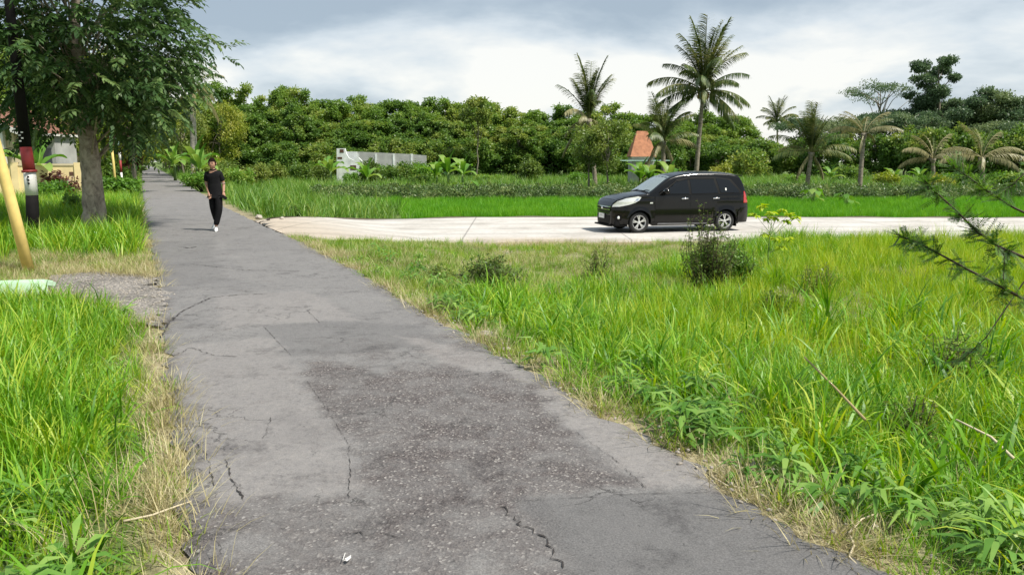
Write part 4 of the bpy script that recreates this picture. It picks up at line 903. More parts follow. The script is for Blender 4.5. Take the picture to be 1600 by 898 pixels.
# right-hand dark trees
def clump_tree(name, Y_, uv, rad, label, seed, base_u, mat='darkfar', per=300, tr=.3):
    g = random.Random(seed); gx = gz_(base_u, Y_); o_ = Vector(gx); bl = []
    r = empty(name, gx); tag(r, label, 'tree'); mb = MB(); top = P(*uv[0][:2], Y_) - o_
    trunk = [Vector((top.x * f ** 1.3, 0, top.z * f)) for f in (0, .2, .4, .6, .8, .95)]; mb.tube(trunk, [tr * k for k in (1.2, 1, .85, .65, .42, .15)], 8)
    for u, v, rr in uv:
        c_ = P(u, v, Y_) - o_ + Vector((0, g.uniform(-2.2, 2.2), 0)); k = rr * 1.2 * Y_ / F
        for j in range(5):
            q = c_ + Vector((g.gauss(0, k * .32), g.gauss(0, k * .6), g.gauss(0, k * .2))); b_ = k * g.uniform(.4, .7); bl.append((tuple(q), (b_, b_, b_ * .55), (b_ / 1.0) ** 2))
        f = max(.25, min(.9, c_.z / top.z - .12)); s0 = Vector((top.x * f ** 1.3, 0, top.z * f)); mb.tube([s0, s0.lerp(c_, .5) + Vector((0, 0, .1)), c_], [tr * .3, tr * .18, tr * .05], 6)
    link('trunk', mb.mesh('trunk', True, M['fbark']), r); link('crown', crown_mesh('crown', bl, per, .30, .16, M[mat], seed, shell=(.3, 1.0)), r); return r
clump_tree('broadleaf_tree', 96, [(1466, 96, 16), (1446, 104, 14), (1486, 104, 14), (1440, 122, 12), (1490, 120, 12), (1466, 116, 12), (1462, 142, 20), (1480, 150, 20), (1446, 160, 22), (1430, 150, 8), (1500, 168, 26), (1425, 180, 22), (1462, 178, 26), (1400, 196, 22), (1520, 188, 26), (1440, 205, 26), (1490, 206, 28)],
           16, 'tallest dark tree with a rounded knob of leaves on top, at the right', 610, 1468, per=420)
clump_tree('broadleaf_tree', 94, [(1540, 148, 20), (1512, 158, 18), (1562, 160, 18), (1535, 172, 24), (1505, 180, 20), (1575, 178, 20), (1545, 198, 26), (1515, 205, 22), (1580, 205, 22)], 16, 'layered dark tree right of the tallest knob topped tree', 613, 1540, per=380)
spread = [ONE(615 + i, 9.5, 5.5, 'darkfar', trunk_h=5.0, nb=44, per=150, ll=.36, lw=.18, tr=.2, blob=.22, flat=.32, shape='flat') for i in range(2)]
wisp = tree_data(618, 12.5, 4.6, M['darkfar'], M['fbark'], 9.0, 46, 50, .28, .12, .16, 'flat', .2, .22)
solo(1368, 108, 124, 12.5, wisp, 'wispy thin crowned tree against the sky left of the tallest dark tree', kind='spreading_tree', wx=1.0)
for i, (u, Y_, vt, wx, lb) in enumerate([(1590, 98, 160, 1.0, 'layered spreading tree at the right frame edge'), (1555, 86, 185, .8, 'lower spreading tree just left of the right frame edge'),
                                         (1420, 90, 170, .8, 'spreading tree just left of the tallest dark tree'), (1385, 100, 168, .9, 'spreading tree filling the gap behind the wispy crowned one'), (1340, 92, 184, .8, 'spreading tree below and left of the wispy crowned one'), (1500, 102, 150, .8, 'spreading tree between the knob topped and the layered tree'), (1310, 95, 182, .75, 'spreading tree behind the short upright palm'), (1250, 100, 178, .7, 'flat topped spreading tree near the distant palm'), (1640, 90, 150, 1, 'spreading tree partly beyond the right frame edge')]):
    solo(u, Y_, vt, 9.5, spread[i % 2], lb, wx, 'spreading_tree', i * 1.3, 'dark spreading trees on the right')
for i, (u, Y_, vt) in enumerate([(1190, 92, 214), (1240, 88, 222), (1280, 86, 205), (1325, 90, 210), (1375, 88, 205), (1415, 86, 200), (1455, 84, 196), (1500, 84, 196), (1545, 83, 200), (1590, 82, 196), (1640, 82, 190)]):
    x_ = place(u, Y_); d_ = PC[i % 2]; H_ = P(u, vt, Y_).z - T(x_, Y_)
    o_t = tree('understorey_tree', d_, (x_, Y_, T(x_, Y_)), i * 1.1, (1.15, 1.0, H_ / 5.0), 'dark bushy undergrowth tree ' + where(u), 'tree', 'undergrowth trees on the right'); unique(o_t['label'], o_t)

# left of the road and along it
lt = [ONE(630, 8.5, 3.2, 'yellowg', trunk_h=1.2, nb=40, per=210, ll=.26, lw=.12, tr=.14, blob=.27), ONE(631, 8.5, 3.2, 'plant_a', trunk_h=1.5, nb=40, per=210, ll=.3, lw=.16, tr=.14, blob=.27), ONE(632, 7.5, 3.0, 'olive', trunk_h=1.4, nb=36, per=200, ll=.28, lw=.13, tr=.14, blob=.27)]
for i, (u, Y_, vt, k, wx, lb) in enumerate([
    (208, 66, 135, 0, 1.0, 'yellow green tree overhanging the far road from the left'), (272, 100, 165, 1, 1.0, 'green tree overhanging the far road from the right'), (258, 140, 190, 2, 1.1, 'olive tree overhanging the distant road from the right'),
    (207, 40, 62, 0, .78, 'bright yellow green tree behind the big roadside tree'), (205, 52, 120, 2, .75, 'olive tree on the left verge beyond the red leaved tree'), (168, 46, 110, 1, .9, 'green tree behind the big tree trunk'),
    (90, 52, 70, 1, 1.1, 'green tree standing behind the yellow garden wall'), (20, 60, 90, 2, 1.0, 'olive tree behind the house roof'), (-20, 50, 20, 1, 1.1, 'green tree at the left frame edge behind the house'), (130, 62, 90, 0, 1.0, 'pale green tree far behind the yellow wall'),
    (196, 78, 165, 1, .8, 'green tree left of the far road'), (203, 98, 185, 2, .8, 'olive tree left of the road farther along'), (212, 125, 195, 1, .9, 'green tree left of the road near its vanishing end'),
    (280, 92, 150, 0, .8, 'yellow green tree right of the far road'), (285, 78, 150, 2, .75, 'olive tree behind the pale palm trunk'), (264, 125, 180, 1, .9, 'green tree right of the road farther along'), (254, 165, 205, 2, 1.0, 'olive tree right of the road near its end'), (216, 230, 214, 1, 1.3, 'tree closing the far end of the road'),
    (312, 88, 140, 1, .9, 'green tree beside the pale palm crown'), (345, 86, 150, 0, .8, 'lighter green tree at the left end of the plantation')]):
    solo(u, Y_, vt, 7.5 if k == 2 else 8.5, lt[k], lb, wx, 'roadside_tree', i * .9)
# red leaved tree
rt = tree_data(640, 3.4, .85, M['redleaf'], M['fbark'], .9, 18, 170, .2, .09, .06, blob=.36)
solo(205, 41, 165, 3.4, rt, 'red brown leaved small tree beside the sign post', kind='red_leaved_tree', wx=.75)

# ------------------------------------------------------------------ the big roadside tree
def big_tree():
    loc = GT(146, 362); r = empty('roadside_tree', loc); tag(r, 'large dark leaved tree with mottled trunk leaning over the left verge', 'tree')
    Y0 = loc.y; g = random.Random(77); gn = np.random.default_rng(77)
    tp = [P(u, v, Y0) - loc for u, v in [(149, 372), (147, 330), (143, 270), (138, 225), (131, 180), (125, 130), (118, 70), (118, 0), (124, -60)]]
    mb = MB(); rr = [.33, .255, .225, .20, .18, .155, .12, .09, .05]
    # finer trunk with slight wobble
    P2, r2 = [], []
    for a_, b_, ra, rb in zip(tp[:-1], tp[1:], rr[:-1], rr[1:]):
        for k in range(4):
            f = k / 4; P2.append(a_.lerp(b_, f) + Vector((g.gauss(0, .008), g.gauss(0, .008), 0))); r2.append((ra + (rb - ra) * f) * g.uniform(.97, 1.03))
    P2.append(tp[-1]); r2.append(rr[-1]); mb.tube(P2, r2, 16); mb.obj('trunk', M['bark'], r)
    ctr = Vector((P(138, 60, Y0) - loc)); sprigs = []; lb = MB()
    # limbs, sprays at their ends
    ends = []
    for i in range(190):
        while True:
            u_ = Vector((g.uniform(-1, 1), g.uniform(-1, 1), g.uniform(-1, 1)))
            if .3 < u_.length < 1: break
        q = ctr + Vector((u_.x * 2.85, u_.y * 2.7, u_.z * 3.0 + .55))
        if q.z < 2.55: q.z = 2.55 + g.random() * .5
        ends.append(q)
    def E(u, v, dy=0): return P(u, v, Y0 + dy) - loc
    ends += [E(u, v, g.uniform(-1.6, .8)) for u, v in [(20, 20), (10, 60), (60, 30), (30, 110), (60, 150), (80, 180), (45, 75), (0, 130), (100, 195), (15, 160), (90, 120), (70, 215), (95, 225), (190, 195), (215, 150), (240, 120), (265, 80), (285, 60), (300, 40), (305, 15), (280, 25), (255, 40), (240, 70), (220, 180), (205, 205), (165, 200), (190, 170), (290, 5), (270, -5), (232, 165), (245, 145), (60, 185), (35, 185), (70, 200), (110, 215), (50, 130), (20, 100), (75, 100), (100, 150), (60, 70), (35, 50), (90, 40), (175, 180), (215, 190), (240, 150), (200, 140), (225, 100), (175, 215), (110, 185), (155, 150), (180, 110), (150, 195), (165, 120), (120, 200), (130, 160)]]
    pole_x = P(32, 180, Y0 - 1.5).x - loc.x
    ends = [q for q in ends if not (abs(q.x - .05) < .75 and q.z < 2.95 and q.y < .8)]
    ends = [q for q in ends if not (q.y < -.9 and abs(q.x - pole_x) < .55 and q.z < 5.2) and q.x < 2.15]
    for q in ends:
        s0 = P2[min(len(P2) - 1, max(9, int((q.z - .8) / .24) + g.randrange(-3, 3)))] if q.z > 2 else P2[12]
        m0 = s0.lerp(q, .55) + Vector((g.gauss(0, .2), g.gauss(0, .2), .25))
        if q.z > 3.6 and g.random() < .35: lb.tube([s0, m0, q], [.030, .016, .005], 5)
        nsp = g.randrange(9, 14)
        for j in range(nsp):
            b_ = q + Vector((g.gauss(0, .34), g.gauss(0, .34), g.gauss(0, .26)))
            d = (b_ - ctr).normalized() * .7 + Vector((g.gauss(0, .5), g.gauss(0, .5), g.gauss(-.05, .35))); sprigs.append((b_, d.normalized(), g.uniform(.38, .62)))
    lb.obj('limbs', M['bark'], r)
    cm = MB(); C, D, Nn, Ln, Wd, Rn = [], [], [], [], [], []
    for b_, d, ln in sprigs:                         # pinnate sprays: paired leaflets along a drooping stalk
        k = 7; p = b_.copy(); dd = d.copy(); rv = gn.random()
        for j in range(k):
            side = dd.cross(Vector((0, 0, 1))); side = side.normalized() if side.length > .05 else Vector((1, 0, 0))
            for s_ in (-1, 1):
                C.append(tuple(p)); D.append(tuple(side * s_ * .8 + dd * .55 + Vector((0, 0, -.2 + gn.normal(0, .25))))); Nn.append((gn.normal(0, .25), gn.normal(0, .25), 1)); Ln.append(gn.uniform(.13, .20)); Wd.append(gn.uniform(.065, .095)); Rn.append(min(1, max(0, rv + gn.normal(0, .12))))
            p = p + dd * (ln / k); dd = (dd + Vector((0, 0, -.12))).normalized()
        C.append(tuple(p)); D.append(tuple(dd)); Nn.append((0, 0, 1)); Ln.append(.16); Wd.append(.06); Rn.append(rv)
    leafset(cm, np.array(C), np.array(D), np.array(Nn), Ln, Wd, np.array(Rn), .1); cm.obj('crown', M['bigtree'], r); print('big tree leaves', len(C))
big_tree()

# ------------------------------------------------------------------ poles, wall, house, signs
M['blackp'] = plain('black painted pole', (0.008, 0.007, 0.007), .8, var=.4, spec=.15); M['redp'] = plain('red paint', (0.30, 0.03, 0.03), .6, var=.2); M['whitep'] = plain('white paint', (0.72, 0.70, 0.66), .6, var=.08)
M['yellowp'] = plain('yellow paint', (0.80, 0.60, 0.20), .6, var=.12); M['yellowwall'] = plain('pale yellow plaster', (0.80, 0.64, 0.34), .9, var=.12, scale=2); M['dark_opening'] = plain('dark opening', (0.10, 0.05, 0.03), .9)  # last: dark brown for the hut door and shade painted into wall openings
M['greywall'] = plain('grey cement', (0.42, 0.42, 0.40), .9, var=.2, scale=1.2); M['whitewall'] = plain('weathered white wall', (0.74, 0.76, 0.74), .9, var=.25, scale=1.5)
M['tile'] = plain('brown roof tiles', (0.20, 0.09, 0.06), .85, var=.3, scale=5, bumpv=.6); M['orange'] = plain('orange tiles', (0.44, 0.19, 0.10), .85, var=.25, scale=4, bumpv=.4)
M['cream'] = plain('cream plaster', (0.62, 0.52, 0.34), .9, var=.08, scale=1); M['glassd'] = plain('dark window glass', (0.04, 0.05, 0.06), .1, var=.1); M['palegreen'] = plain('pale green paint', (0.52, 0.72, 0.52), .7, var=.12, scale=4)
M['greensign'] = plain('sign pale green', (0.55, 0.78, 0.68), .5, var=.05)
b0 = GT(52, 372); r = empty('utility_pole', b0); tag(r, 'leaning utility pole painted black, red, white and black at its foot', 'pole'); Y0 = b0.y
ax = [(52.5, 372), (50, 305), (46, 268), (40, 230), (14, 0), (-3, -150)]
Wp = [P(u, v, Y0) - b0 for u, v in ax]; rr = [.125, .122, .12, .115, .088, .072]
for i, (mt, nm) in enumerate([('blackp', 'black_band'), ('whitep', 'white_band'), ('redp', 'red_band'), ('blackp', 'shaft')]):
    mb = MB(); a_, b_ = (Wp[i], Wp[i + 1]) if i < 3 else (Wp[3], Wp[5])
    mb.tube([a_, a_.lerp(b_, .5), b_], [rr[i], (rr[i] + (rr[i + 1] if i < 3 else rr[5])) / 2, rr[i + 1] if i < 3 else rr[5]], 16); mb.obj(nm, M[mt], r)
mb = MB(); mb.lathe([(.14, -.02), (.15, -.02), (.15, .03), (.14, .03)], 16, Matrix.Translation(Wp[2]) @ (Wp[3] - Wp[2]).to_track_quat('Z', 'Y').to_matrix().to_4x4()); mb.obj('clamp', M['redp'], r)
# numbers painted on the pole: short dark / pale strokes
mb = MB(); q = Wp[1].lerp(Wp[2], .62)
for k in range(3): mb.box((q.x + .02, q.y - .139, q.z - .08 + k * .07), (q.x + .06, q.y - .128, q.z - .04 + k * .07))
mb.obj('painted_mark', M['blackp'], r, False)
mb = MB(); q = Wp[3].lerp(Wp[4], .07)
for k in range(4): mb.box((q.x - .04 + .05 * (k % 2), q.y - .133, q.z - .10 + k * .06), (q.x + .0 + .05 * (k % 2), q.y - .115, q.z - .07 + k * .06))
mb.obj('pale_mark', M['whitep'], r, False)
# utility wires' crossarm at top (out of frame)
mb = MB(); q = Wp[5]; mb.box((q.x - .8, q.y - .05, q.z - .25), (q.x + .8, q.y + .05, q.z - .13)); mb.obj('crossarm', M['blackp'], r, False)

b0 = GT(47, 424); q = P(-52, 60, b0.y - .3) - b0; mb = MB()
mb.tube([Vector((0, 0, -.1)), q * .3, q * .6, q], [.082, .08, .078, .07], 14)
r = mb.obj('yellow_pole', M['yellowp'], smooth=True); r.location = b0; tag(r, 'leaning yellow painted pole in front at the left edge', 'pole')
c0 = GT(42, 462); mb = MB(); Mx = Matrix.Rotation(R(12), 4, 'Z') @ Matrix.Rotation(R(-12), 4, 'X')
mb.box((-.33, -.22, 0), (.33, .22, .07), Mx); mb.box((-.30, -.19, .0702), (.30, .19, .09), Mx)
mb.box((-.36, -.25, -.14), (.36, -.19, .04), Mx)
r = mb.obj('drain_cover', M['palegreen'], smooth=False); r.location = c0 + Vector((-.05, .1, .10)); r.scale = (.8, .8, .8); tag(r, 'pale green painted slab at the foot of the yellow pole', 'slab')

# yellow garden wall
xa, xb = place(-160, 31), place(150, 33.2); Ya, Yb = 31, 33.2
r = empty('garden_wall', (xa, Ya, T(xa, Ya))); tag(r, 'low pale yellow garden wall with small square openings', 'wall'); az = math.atan2(Yb - Ya, xb - xa); Lw_ = math.hypot(xb - xa, Yb - Ya); r.rotation_euler = (0, 0, az)
mb = MB(); ztop = P(90, 256, 32).z - T(xa, Ya)
mb.box((0, 0, -.2), (Lw_, .16, ztop - .08)); mb.obj('wall_panel', M['yellowwall'], r, False)
mb = MB(); mb.box((-.03, -.03, ztop - .08), (Lw_ + .03, .19, ztop)); mb.obj('coping', M['cream'], r, False)
for k in range(3):
    mb = MB(); xk = Lw_ * (.22 + .33 * k); mb.box((xk, -.05, -.2), (xk + .26, .21, ztop + .05)); mb.obj('pillar', M['yellowwall'], r, False)
for u in (-30, 90, 108):
    xk = (P(u, 270, 32.2).x - xa); mb = MB(); mb.box((xk - .08, -.012, ztop - .50), (xk + .08, .0, ztop - .34)); mb.obj('opening', M['dark_opening'], r, False)  # solid dark panel on the face paints the shade inside each hole

# house at the left edge
hx, hY = place(36, 40), 40.0; hz = T(hx, hY); r = empty('house', (hx, hY, hz)); tag(r, 'cream house with brown tiled roof and white fascia at the left edge', 'house')
ev = P(22, 203, 40).z - hz; W_ = 9.0; D_ = 7.0; rh = 1.4
mb = MB(); mb.addv([(-W_, 0, -.1), (-.35, 0, -.1), (-.35, 0, ev), (-W_ / 2, 0, ev + rh), (-W_, 0, ev)], [np.array([[0, 1, 2, 3, 4]])])
mb.addv([(-.35, 0, -.1), (-.35, D_, -.1), (-.35, D_, ev), (-.35, 0, ev)], np.array([[0, 1, 2, 3]])); mb.addv([(-W_, D_, -.1), (-W_, 0, -.1), (-W_, 0, ev), (-W_, D_, ev)], np.array([[0, 1, 2, 3]])); mb.addv([(-W_, D_, -.1), (-.35, D_, -.1), (-.35, D_, ev), (-W_, D_, ev)], np.array([[3, 2, 1, 0]]))
mb.obj('wall', M['cream'], r, False)
mb = MB(); xr_, xm, xl_ = .25, -W_ / 2, -W_ - .6; e2 = ev - .12; t_ = .12
for a_, b_ in ((xr_, xm), (xl_, xm)):
    mb.addv([(a_, -.5, e2), (b_, -.5, ev + rh + .12), (b_, D_ + .5, ev + rh + .12), (a_, D_ + .5, e2), (a_, -.5, e2 + t_), (b_, -.5, ev + rh + .12 + t_), (b_, D_ + .5, ev + rh + .12 + t_), (a_, D_ + .5, e2 + t_)],
            np.array([(0, 3, 2, 1), (4, 5, 6, 7), (0, 1, 5, 4), (2, 3, 7, 6), (3, 0, 4, 7), (1, 2, 6, 5)]))
mb.obj('roof', M['tile'], r, False)
mb = MB()
for a_, b_ in ((xr_, xm), (xl_, xm)): mb.addv([(a_, -.56, e2 - .14), (b_, -.56, ev + rh - .02), (b_, -.56, ev + rh + .22), (a_, -.56, e2 + .12), (a_, -.51, e2 - .14), (b_, -.51, ev + rh - .02), (b_, -.51, ev + rh + .22), (a_, -.51, e2 + .12)], np.array([(0, 1, 2, 3), (7, 6, 5, 4), (0, 3, 7, 4), (1, 0, 4, 5), (3, 2, 6, 7)]))
mb.obj('fascia', M['whitep'], r, False)
for xk in (-.9, -3.6): mb = MB(); mb.box((xk, -.34, 0), (xk + .2, -.14, ev - .02)); mb.obj('column', M['whitep'], r, False)
f = MB(); f.box((-.42, -.06, .75), (.02, -.004, 2.0)); 
for xk in (-2.6, -6.3):
    f = MB(); f.box((xk, -.06, .95), (xk + 1.3, -.003, 2.15)); w = f.obj('window', M['whitep'], r, False); q = MB(); q.box((xk + .07, -.075, 1.02), (xk + 1.23, -.0605, 2.08)); q.obj('pane', M['glassd'], w, False)
# annexe with a dark opening, right of the house corner
mb = MB(); mb.box((-.34, 1.2, 0), (1.0, 3.2, ev - .3)); mb.obj('annexe_wall', M['greywall'], r, False)
mb = MB(); mb.box((-.3, .6, ev - .28), (1.2, 3.4, ev - .16)); mb.obj('annexe_roof', M['whitep'], r, False)
mb = MB(); mb.box((-.1, 1.16, .3), (.8, 1.198, ev - .9)); mb.obj('doorway', M['glassd'], r, False)

# sign post and striped marker post by the far left verge
p = gz_(178, 37); r = empty('sign_post', p); tag(r, 'yellow sign post carrying a pale green board beside the far road', 'sign')
zt = P(175, 220, 37).z - p[2]
mb = MB(); mb.tube([(0, 0, -.1), (-.03, 0, zt * .6), (-.06, 0, zt)], .055, 10); mb.obj('post', M['yellowp'], r)
mb = MB(); mb.box((-.26, -.08, zt - .16), (.2, -.056, zt + .2), Matrix.Rotation(R(4), 4, 'Y')); mb.obj('board', M['greensign'], r, False)
p = gz_(188, 37.5); r = empty('marker_post', p); tag(r, 'short red and white marker post right of the yellow sign post', 'post'); zt = P(187, 238, 37.5).z - p[2]
for a_, b_, mt, nm in ((0, .55, 'whitep', 'lower_band'), (.55, .82, 'redp', 'middle_band'), (.82, 1, 'whitep', 'upper_band')):
    mb = MB(); mb.tube([(0, 0, zt * a_), (0, 0, zt * b_)], .05, 10); mb.obj(nm, M[mt], r)
# white ruin and long grey wall before the plantation
def wall_poly(name, px, Y, th, mat, lb, extra=None):
    W_ = [P(u, v, Y) for u, v in px]; o_ = Vector((W_[0].x, Y, T(W_[0].x, Y))); n = len(W_)
    V = [tuple(w - o_) for w in W_] + [tuple(w - o_ + Vector((0, th, 0))) for w in W_]
    mb = MB(); mb.addv(V, [np.array([list(range(n))]), np.array([list(range(n, 2 * n))[::-1]])]); mb.addv(V, np.array([(i, (i + 1) % n, (i + 1) % n + n, i + n)[::-1] for i in range(n)]))
    if extra: return o_, mb
    r = mb.obj(name, mat, smooth=False); r.location = o_; tag(r, lb, 'wall'); return r
o_, mb = wall_poly('ruined_wall', [(526, 290), (566, 290), (566, 252), (560, 246), (552, 250), (545, 247), (541, 240), (539, 232), (526, 232)], 68, .3, None, '', True)
r = empty('ruined_wall', o_); tag(r, 'broken white wall standing in the weeds before the plantation', 'wall'); mb.obj('wall_panel', M['whitewall'], r, False)
mb = MB()
for u, v, w_, h_ in ((534, 236, 6, 5), (531, 247, 7, 3), (552, 262, 9, 7)):
    a_ = P(u, v, 68) - o_; mb.box((a_.x - w_ / 35, -.02, a_.z - h_ / 35), (a_.x + w_ / 35, -.004, a_.z + h_ / 35))
mb.obj('dark_gap', M['dark_opening'], r, False)
mb = MB(); a_ = P(568, 237, 69) - o_; mb.box((a_.x - 2.0, 1.0, -.2), (a_.x - .6, 1.2, a_.z)); mb.obj('side_wall', M['whitewall'], r, False)
r = wall_poly('boundary_wall', [(556, 292), (666, 292), (666, 243), (640, 241), (600, 239), (556, 237)], 76, .2, M['greywall'], 'long low grey cement wall at the foot of the plantation')
mb = MB(); 
for k in range(4): mb.box((.2 + 1.75 * k, -.05, 0), (.4 + 1.75 * k, -.003, P(580, 240.5, 76).z - r.location.z)); 
pp = mb.obj('pilasters', M['whitewall'], r, False)
# orange roofed hut
hY = 66; a_ = P(1003, 205, hY); gzv = T(a_.x, hY); r = empty('hut', (a_.x, hY, gzv)); tag(r, 'small hut with steep orange tiled roof beside the stout palm', 'hut')
top = a_.z - gzv; hw = .95; eb = P(1003, 245, hY).z - gzv
mb = MB(); mb.addv([(-hw * 1.15, -1.2, eb), (hw * 1.15, -1.2, eb), (hw * 1.15, 1.2, eb), (-hw * 1.15, 1.2, eb), (-.45, -.2, top), (.45, -.2, top), (.45, .2, top), (-.45, .2, top)], np.array([(0, 3, 2, 1), (4, 5, 6, 7), (0, 1, 5, 4), (1, 2, 6, 5), (2, 3, 7, 6), (3, 0, 4, 7)])); mb.obj('roof', M['orange'], r, False)
mb = MB(); mb.box((-hw, -1, -.1), (hw, 1, eb - .003)); mb.obj('wall', M['greywall'], r, False)
mb = MB(); mb.box((-hw * 2.2, -1.9, eb - .35), (hw * 2.4, -1.25, eb - .28)); mb.obj('awning', M['greensign'], r, False)
mb = MB(); mb.box((-.3, -1.05, 0), (.3, -1.002, eb * .8)); mb.obj('door', M['dark_opening'], r, False)
# ------------------------------------------------------------------ minivan
M['carpaint'] = plain('black car paint', (0.004, 0.004, 0.004), .22, var=.05, coat=.42, spec=.18)
M['glass'] = plain('tinted glass', (0.006, 0.007, 0.008), .05, var=.02, coat=.5, spec=.3); M['wscreen'] = plain('windscreen glass with painted sky', (0.26, 0.31, 0.29), .03, var=.1, coat=1.0, spec=1.0)  # pale windscreen base colour paints in the sky's reflection
M['chrome'] = plain('chrome', (0.80, 0.80, 0.80), .12, 1.0, var=.02); M['alloy'] = plain('silver alloy', (0.72, 0.72, 0.72), .3, .55, var=.04); M['rubber'] = plain('tyre rubber', (0.018, 0.018, 0.018), .8, var=.2)
M['blackpl'] = plain('black plastic', (0.008, 0.008, 0.008), .6, spec=.15); M['lamp'] = plain('clear lamp lens', (0.82, 0.84, 0.82), .08, .25, var=.05, coat=1.0); M['redlamp'] = plain('red lamp lens', (0.42, 0.02, 0.015), .15, var=.1, coat=1.0)
M['shoegrey'] = plain('grey trim', (0.25, 0.25, 0.26), .6)
M['plate'] = plain('white number plate', (0.80, 0.80, 0.78), .5, var=.03)
LC = 4.19; WX = (.76, 3.415); ARC = .345; WZ = .30
def zt(x):
    return float(np.interp(x, [0, .05, .14, .3, .6, .9, 1.06, 1.2, 1.45, 1.7, 1.9, 2.2, 2.6, 3.1, 3.55, 3.8, 3.9, 3.98, 4.05, 4.12, 4.17, 4.19], [.76, .855, .93, .985, 1.04, 1.075, 1.10, 1.185, 1.36, 1.525, 1.595, 1.645, 1.67, 1.67, 1.645, 1.61, 1.56, 1.43, 1.22, 1.02, .82, .66]))
def hw(x, z):
    w = .835
    if x < .62: w *= 1 - .30 * ((.62 - x) / .62) ** 2.6
    if x > 3.75: w *= 1 - .16 * ((x - 3.75) / .44) ** 2.4
    if z > 1.02: w -= .20 * ((z - 1.02) / .62) ** 1.25 * (1 if x > 1.0 else .5)
    if z > .60: w -= .018 * math.exp(-((z - .93) / .05) ** 2) * 0 + .012 * sstep(.90, .98, z)
    if z < .42: w -= .05 * ((.42 - z) / .2) ** 1.5
    w += .014 * math.exp(-((z - .62) / .12) ** 2)
    for c_ in WX:
        d = math.hypot(x - c_, z - WZ)
        w += .022 * math.exp(-((d - ARC) / .05) ** 2)
    return float(w)
def zb(x):
    b = .215
    for c_ in WX:
        if abs(x - c_) < ARC: b = max(b, WZ + math.sqrt(ARC ** 2 - (x - c_) ** 2))
    if x > 3.85: b = max(b, .25)
    return b
def build_car(loc, yaw):
    root = empty('minivan', loc, yaw); tag(root, 'black minivan parked on the pale side road, facing left', 'car')
    xs = sorted(set(np.round(np.concatenate([np.linspace(0, .3, 16), np.linspace(.3, 3.8, 90), np.linspace(3.8, LC, 26)] + [c_ + ARC * np.sin(np.linspace(-math.pi / 2, math.pi / 2, 25)) for c_ in WX] + [np.array([c_ - ARC - .002, c_ + ARC + .002]) for c_ in WX]), 4)))
    nr = 30; mb = MB()
    prof = []
    for x in xs:
        b_, t_ = zb(x), zt(x); prof.append([(x, hw(x, b_ + (t_ - b_) * k / nr), b_ + (t_ - b_) * k / nr) for k in range(nr + 1)])
    for s_ in (-1, 1):
        V = [(x, s_ * y, z) for row in prof for x, y, z in row]; mb.grid(V, len(xs), nr + 1)
    nt2 = 16
    def crown(x, t): return .055 * (1 - t * t) * min(1, max(.35, (x - .0) / .5)) * (1 if x < 3.9 else max(.1, (LC - x) / .29))
    V = [(x, t * row[-1][1], row[-1][2] + crown(x, t)) for x, row in zip(xs, prof) for t in np.linspace(-1, 1, nt2 + 1)]
    mb.grid(V, len(xs), nt2 + 1)
    for e_, sg in ((0, -1), (-1, 1)):
        row = prof[e_]; V = []
        for k in range(nr + 1):
            for t in np.linspace(-1, 1, nt2 + 1):
                V.append((row[k][0] + sg * .05 * (1 - t * t) * math.sin(math.pi * k / nr) ** .5 if 0 < k < nr else row[k][0], t * row[k][1], row[k][2] + (crown(row[k][0], t) if k == nr else 0)))
        mb.grid(V, nr + 1, nt2 + 1)
    me = mb.mesh('body', True, M['carpaint']); bm = bmesh.new(); bm.from_mesh(me); bmesh.ops.remove_doubles(bm, verts=bm.verts, dist=.0015); bmesh.ops.recalc_face_normals(bm, faces=bm.faces); bm.to_mesh(me); bm.free()
    body = link('body', me, root)
    # dark underbody and wheel housings
    mb = MB(); mb.box((.1, -.56, .24), (4.08, .56, .62)); mb.box((.08, -.72, .23), (.38, .72, .45)); mb.box((1.14, -.74, .23), (3.03, .74, .5)); mb.box((3.8, -.68, .27), (4.1, .68, .5)); mb.obj('underbody', M['blackpl'], root, False)
    def patch(name, poly, mat, off=.004, sides=(-1, 1), parent=root, cuts=3):
        obs = []
        for s_ in sides:
            bm = bmesh.new(); f = bm.faces.new([bm.verts.new((x, 0, z)) for x, z in poly]); bmesh.ops.triangulate(bm, faces=[f]); bmesh.ops.subdivide_edges(bm, edges=bm.edges, cuts=cuts, use_grid_fill=True)
            for v in bm.verts: v.co.y = s_ * (hw(v.co.x, v.co.z) + off)
            bmesh.ops.recalc_face_normals(bm, faces=bm.faces)
            me = bpy.data.meshes.new(name); bm.to_mesh(me); bm.free(); me.polygons.foreach_set('use_smooth', [True] * len(me.polygons)); me.materials.append(M[mat]); obs.append(link(name, me, parent))
        return obs
    def top_patch(name, poly, mat, off=.006, cuts=4):
        bm = bmesh.new(); f = bm.faces.new([bm.verts.new((x, t, 0)) for x, t in poly]); bmesh.ops.triangulate(bm, faces=[f]); bmesh.ops.subdivide_edges(bm, edges=bm.edges, cuts=cuts, use_grid_fill=True)
        for v in bm.verts:
            x, t = v.co.x, v.co.y; z = zt(x); v.co = (x - off * .5, t * hw(x, z), z + crown(x, t) + off)
        me = bpy.data.meshes.new(name); bm.to_mesh(me); bm.free(); me.polygons.foreach_set('use_smooth', [True] * len(me.polygons)); me.materials.append(M[mat]); return link(name, me, root)
    def nose_patch(name, poly, mat, off=.008, cuts=3):
        bm = bmesh.new(); f = bm.faces.new([bm.verts.new((0, y, z)) for y, z in poly]); bmesh.ops.triangulate(bm, faces=[f]); bmesh.ops.subdivide_edges(bm, edges=bm.edges, cuts=cuts, use_grid_fill=True)
        for v in bm.verts:
            k = (v.co.z - .215) / (.76 - .215); t = v.co.y / hw(0, v.co.z); v.co.x = -.05 * (1 - min(1, t * t)) * math.sin(math.pi * min(.97, max(.03, k))) ** .5 - off
        me = bpy.data.meshes.new(name); bm.to_mesh(me); bm.free(); me.materials.append(M[mat]); return link(name, me, root)
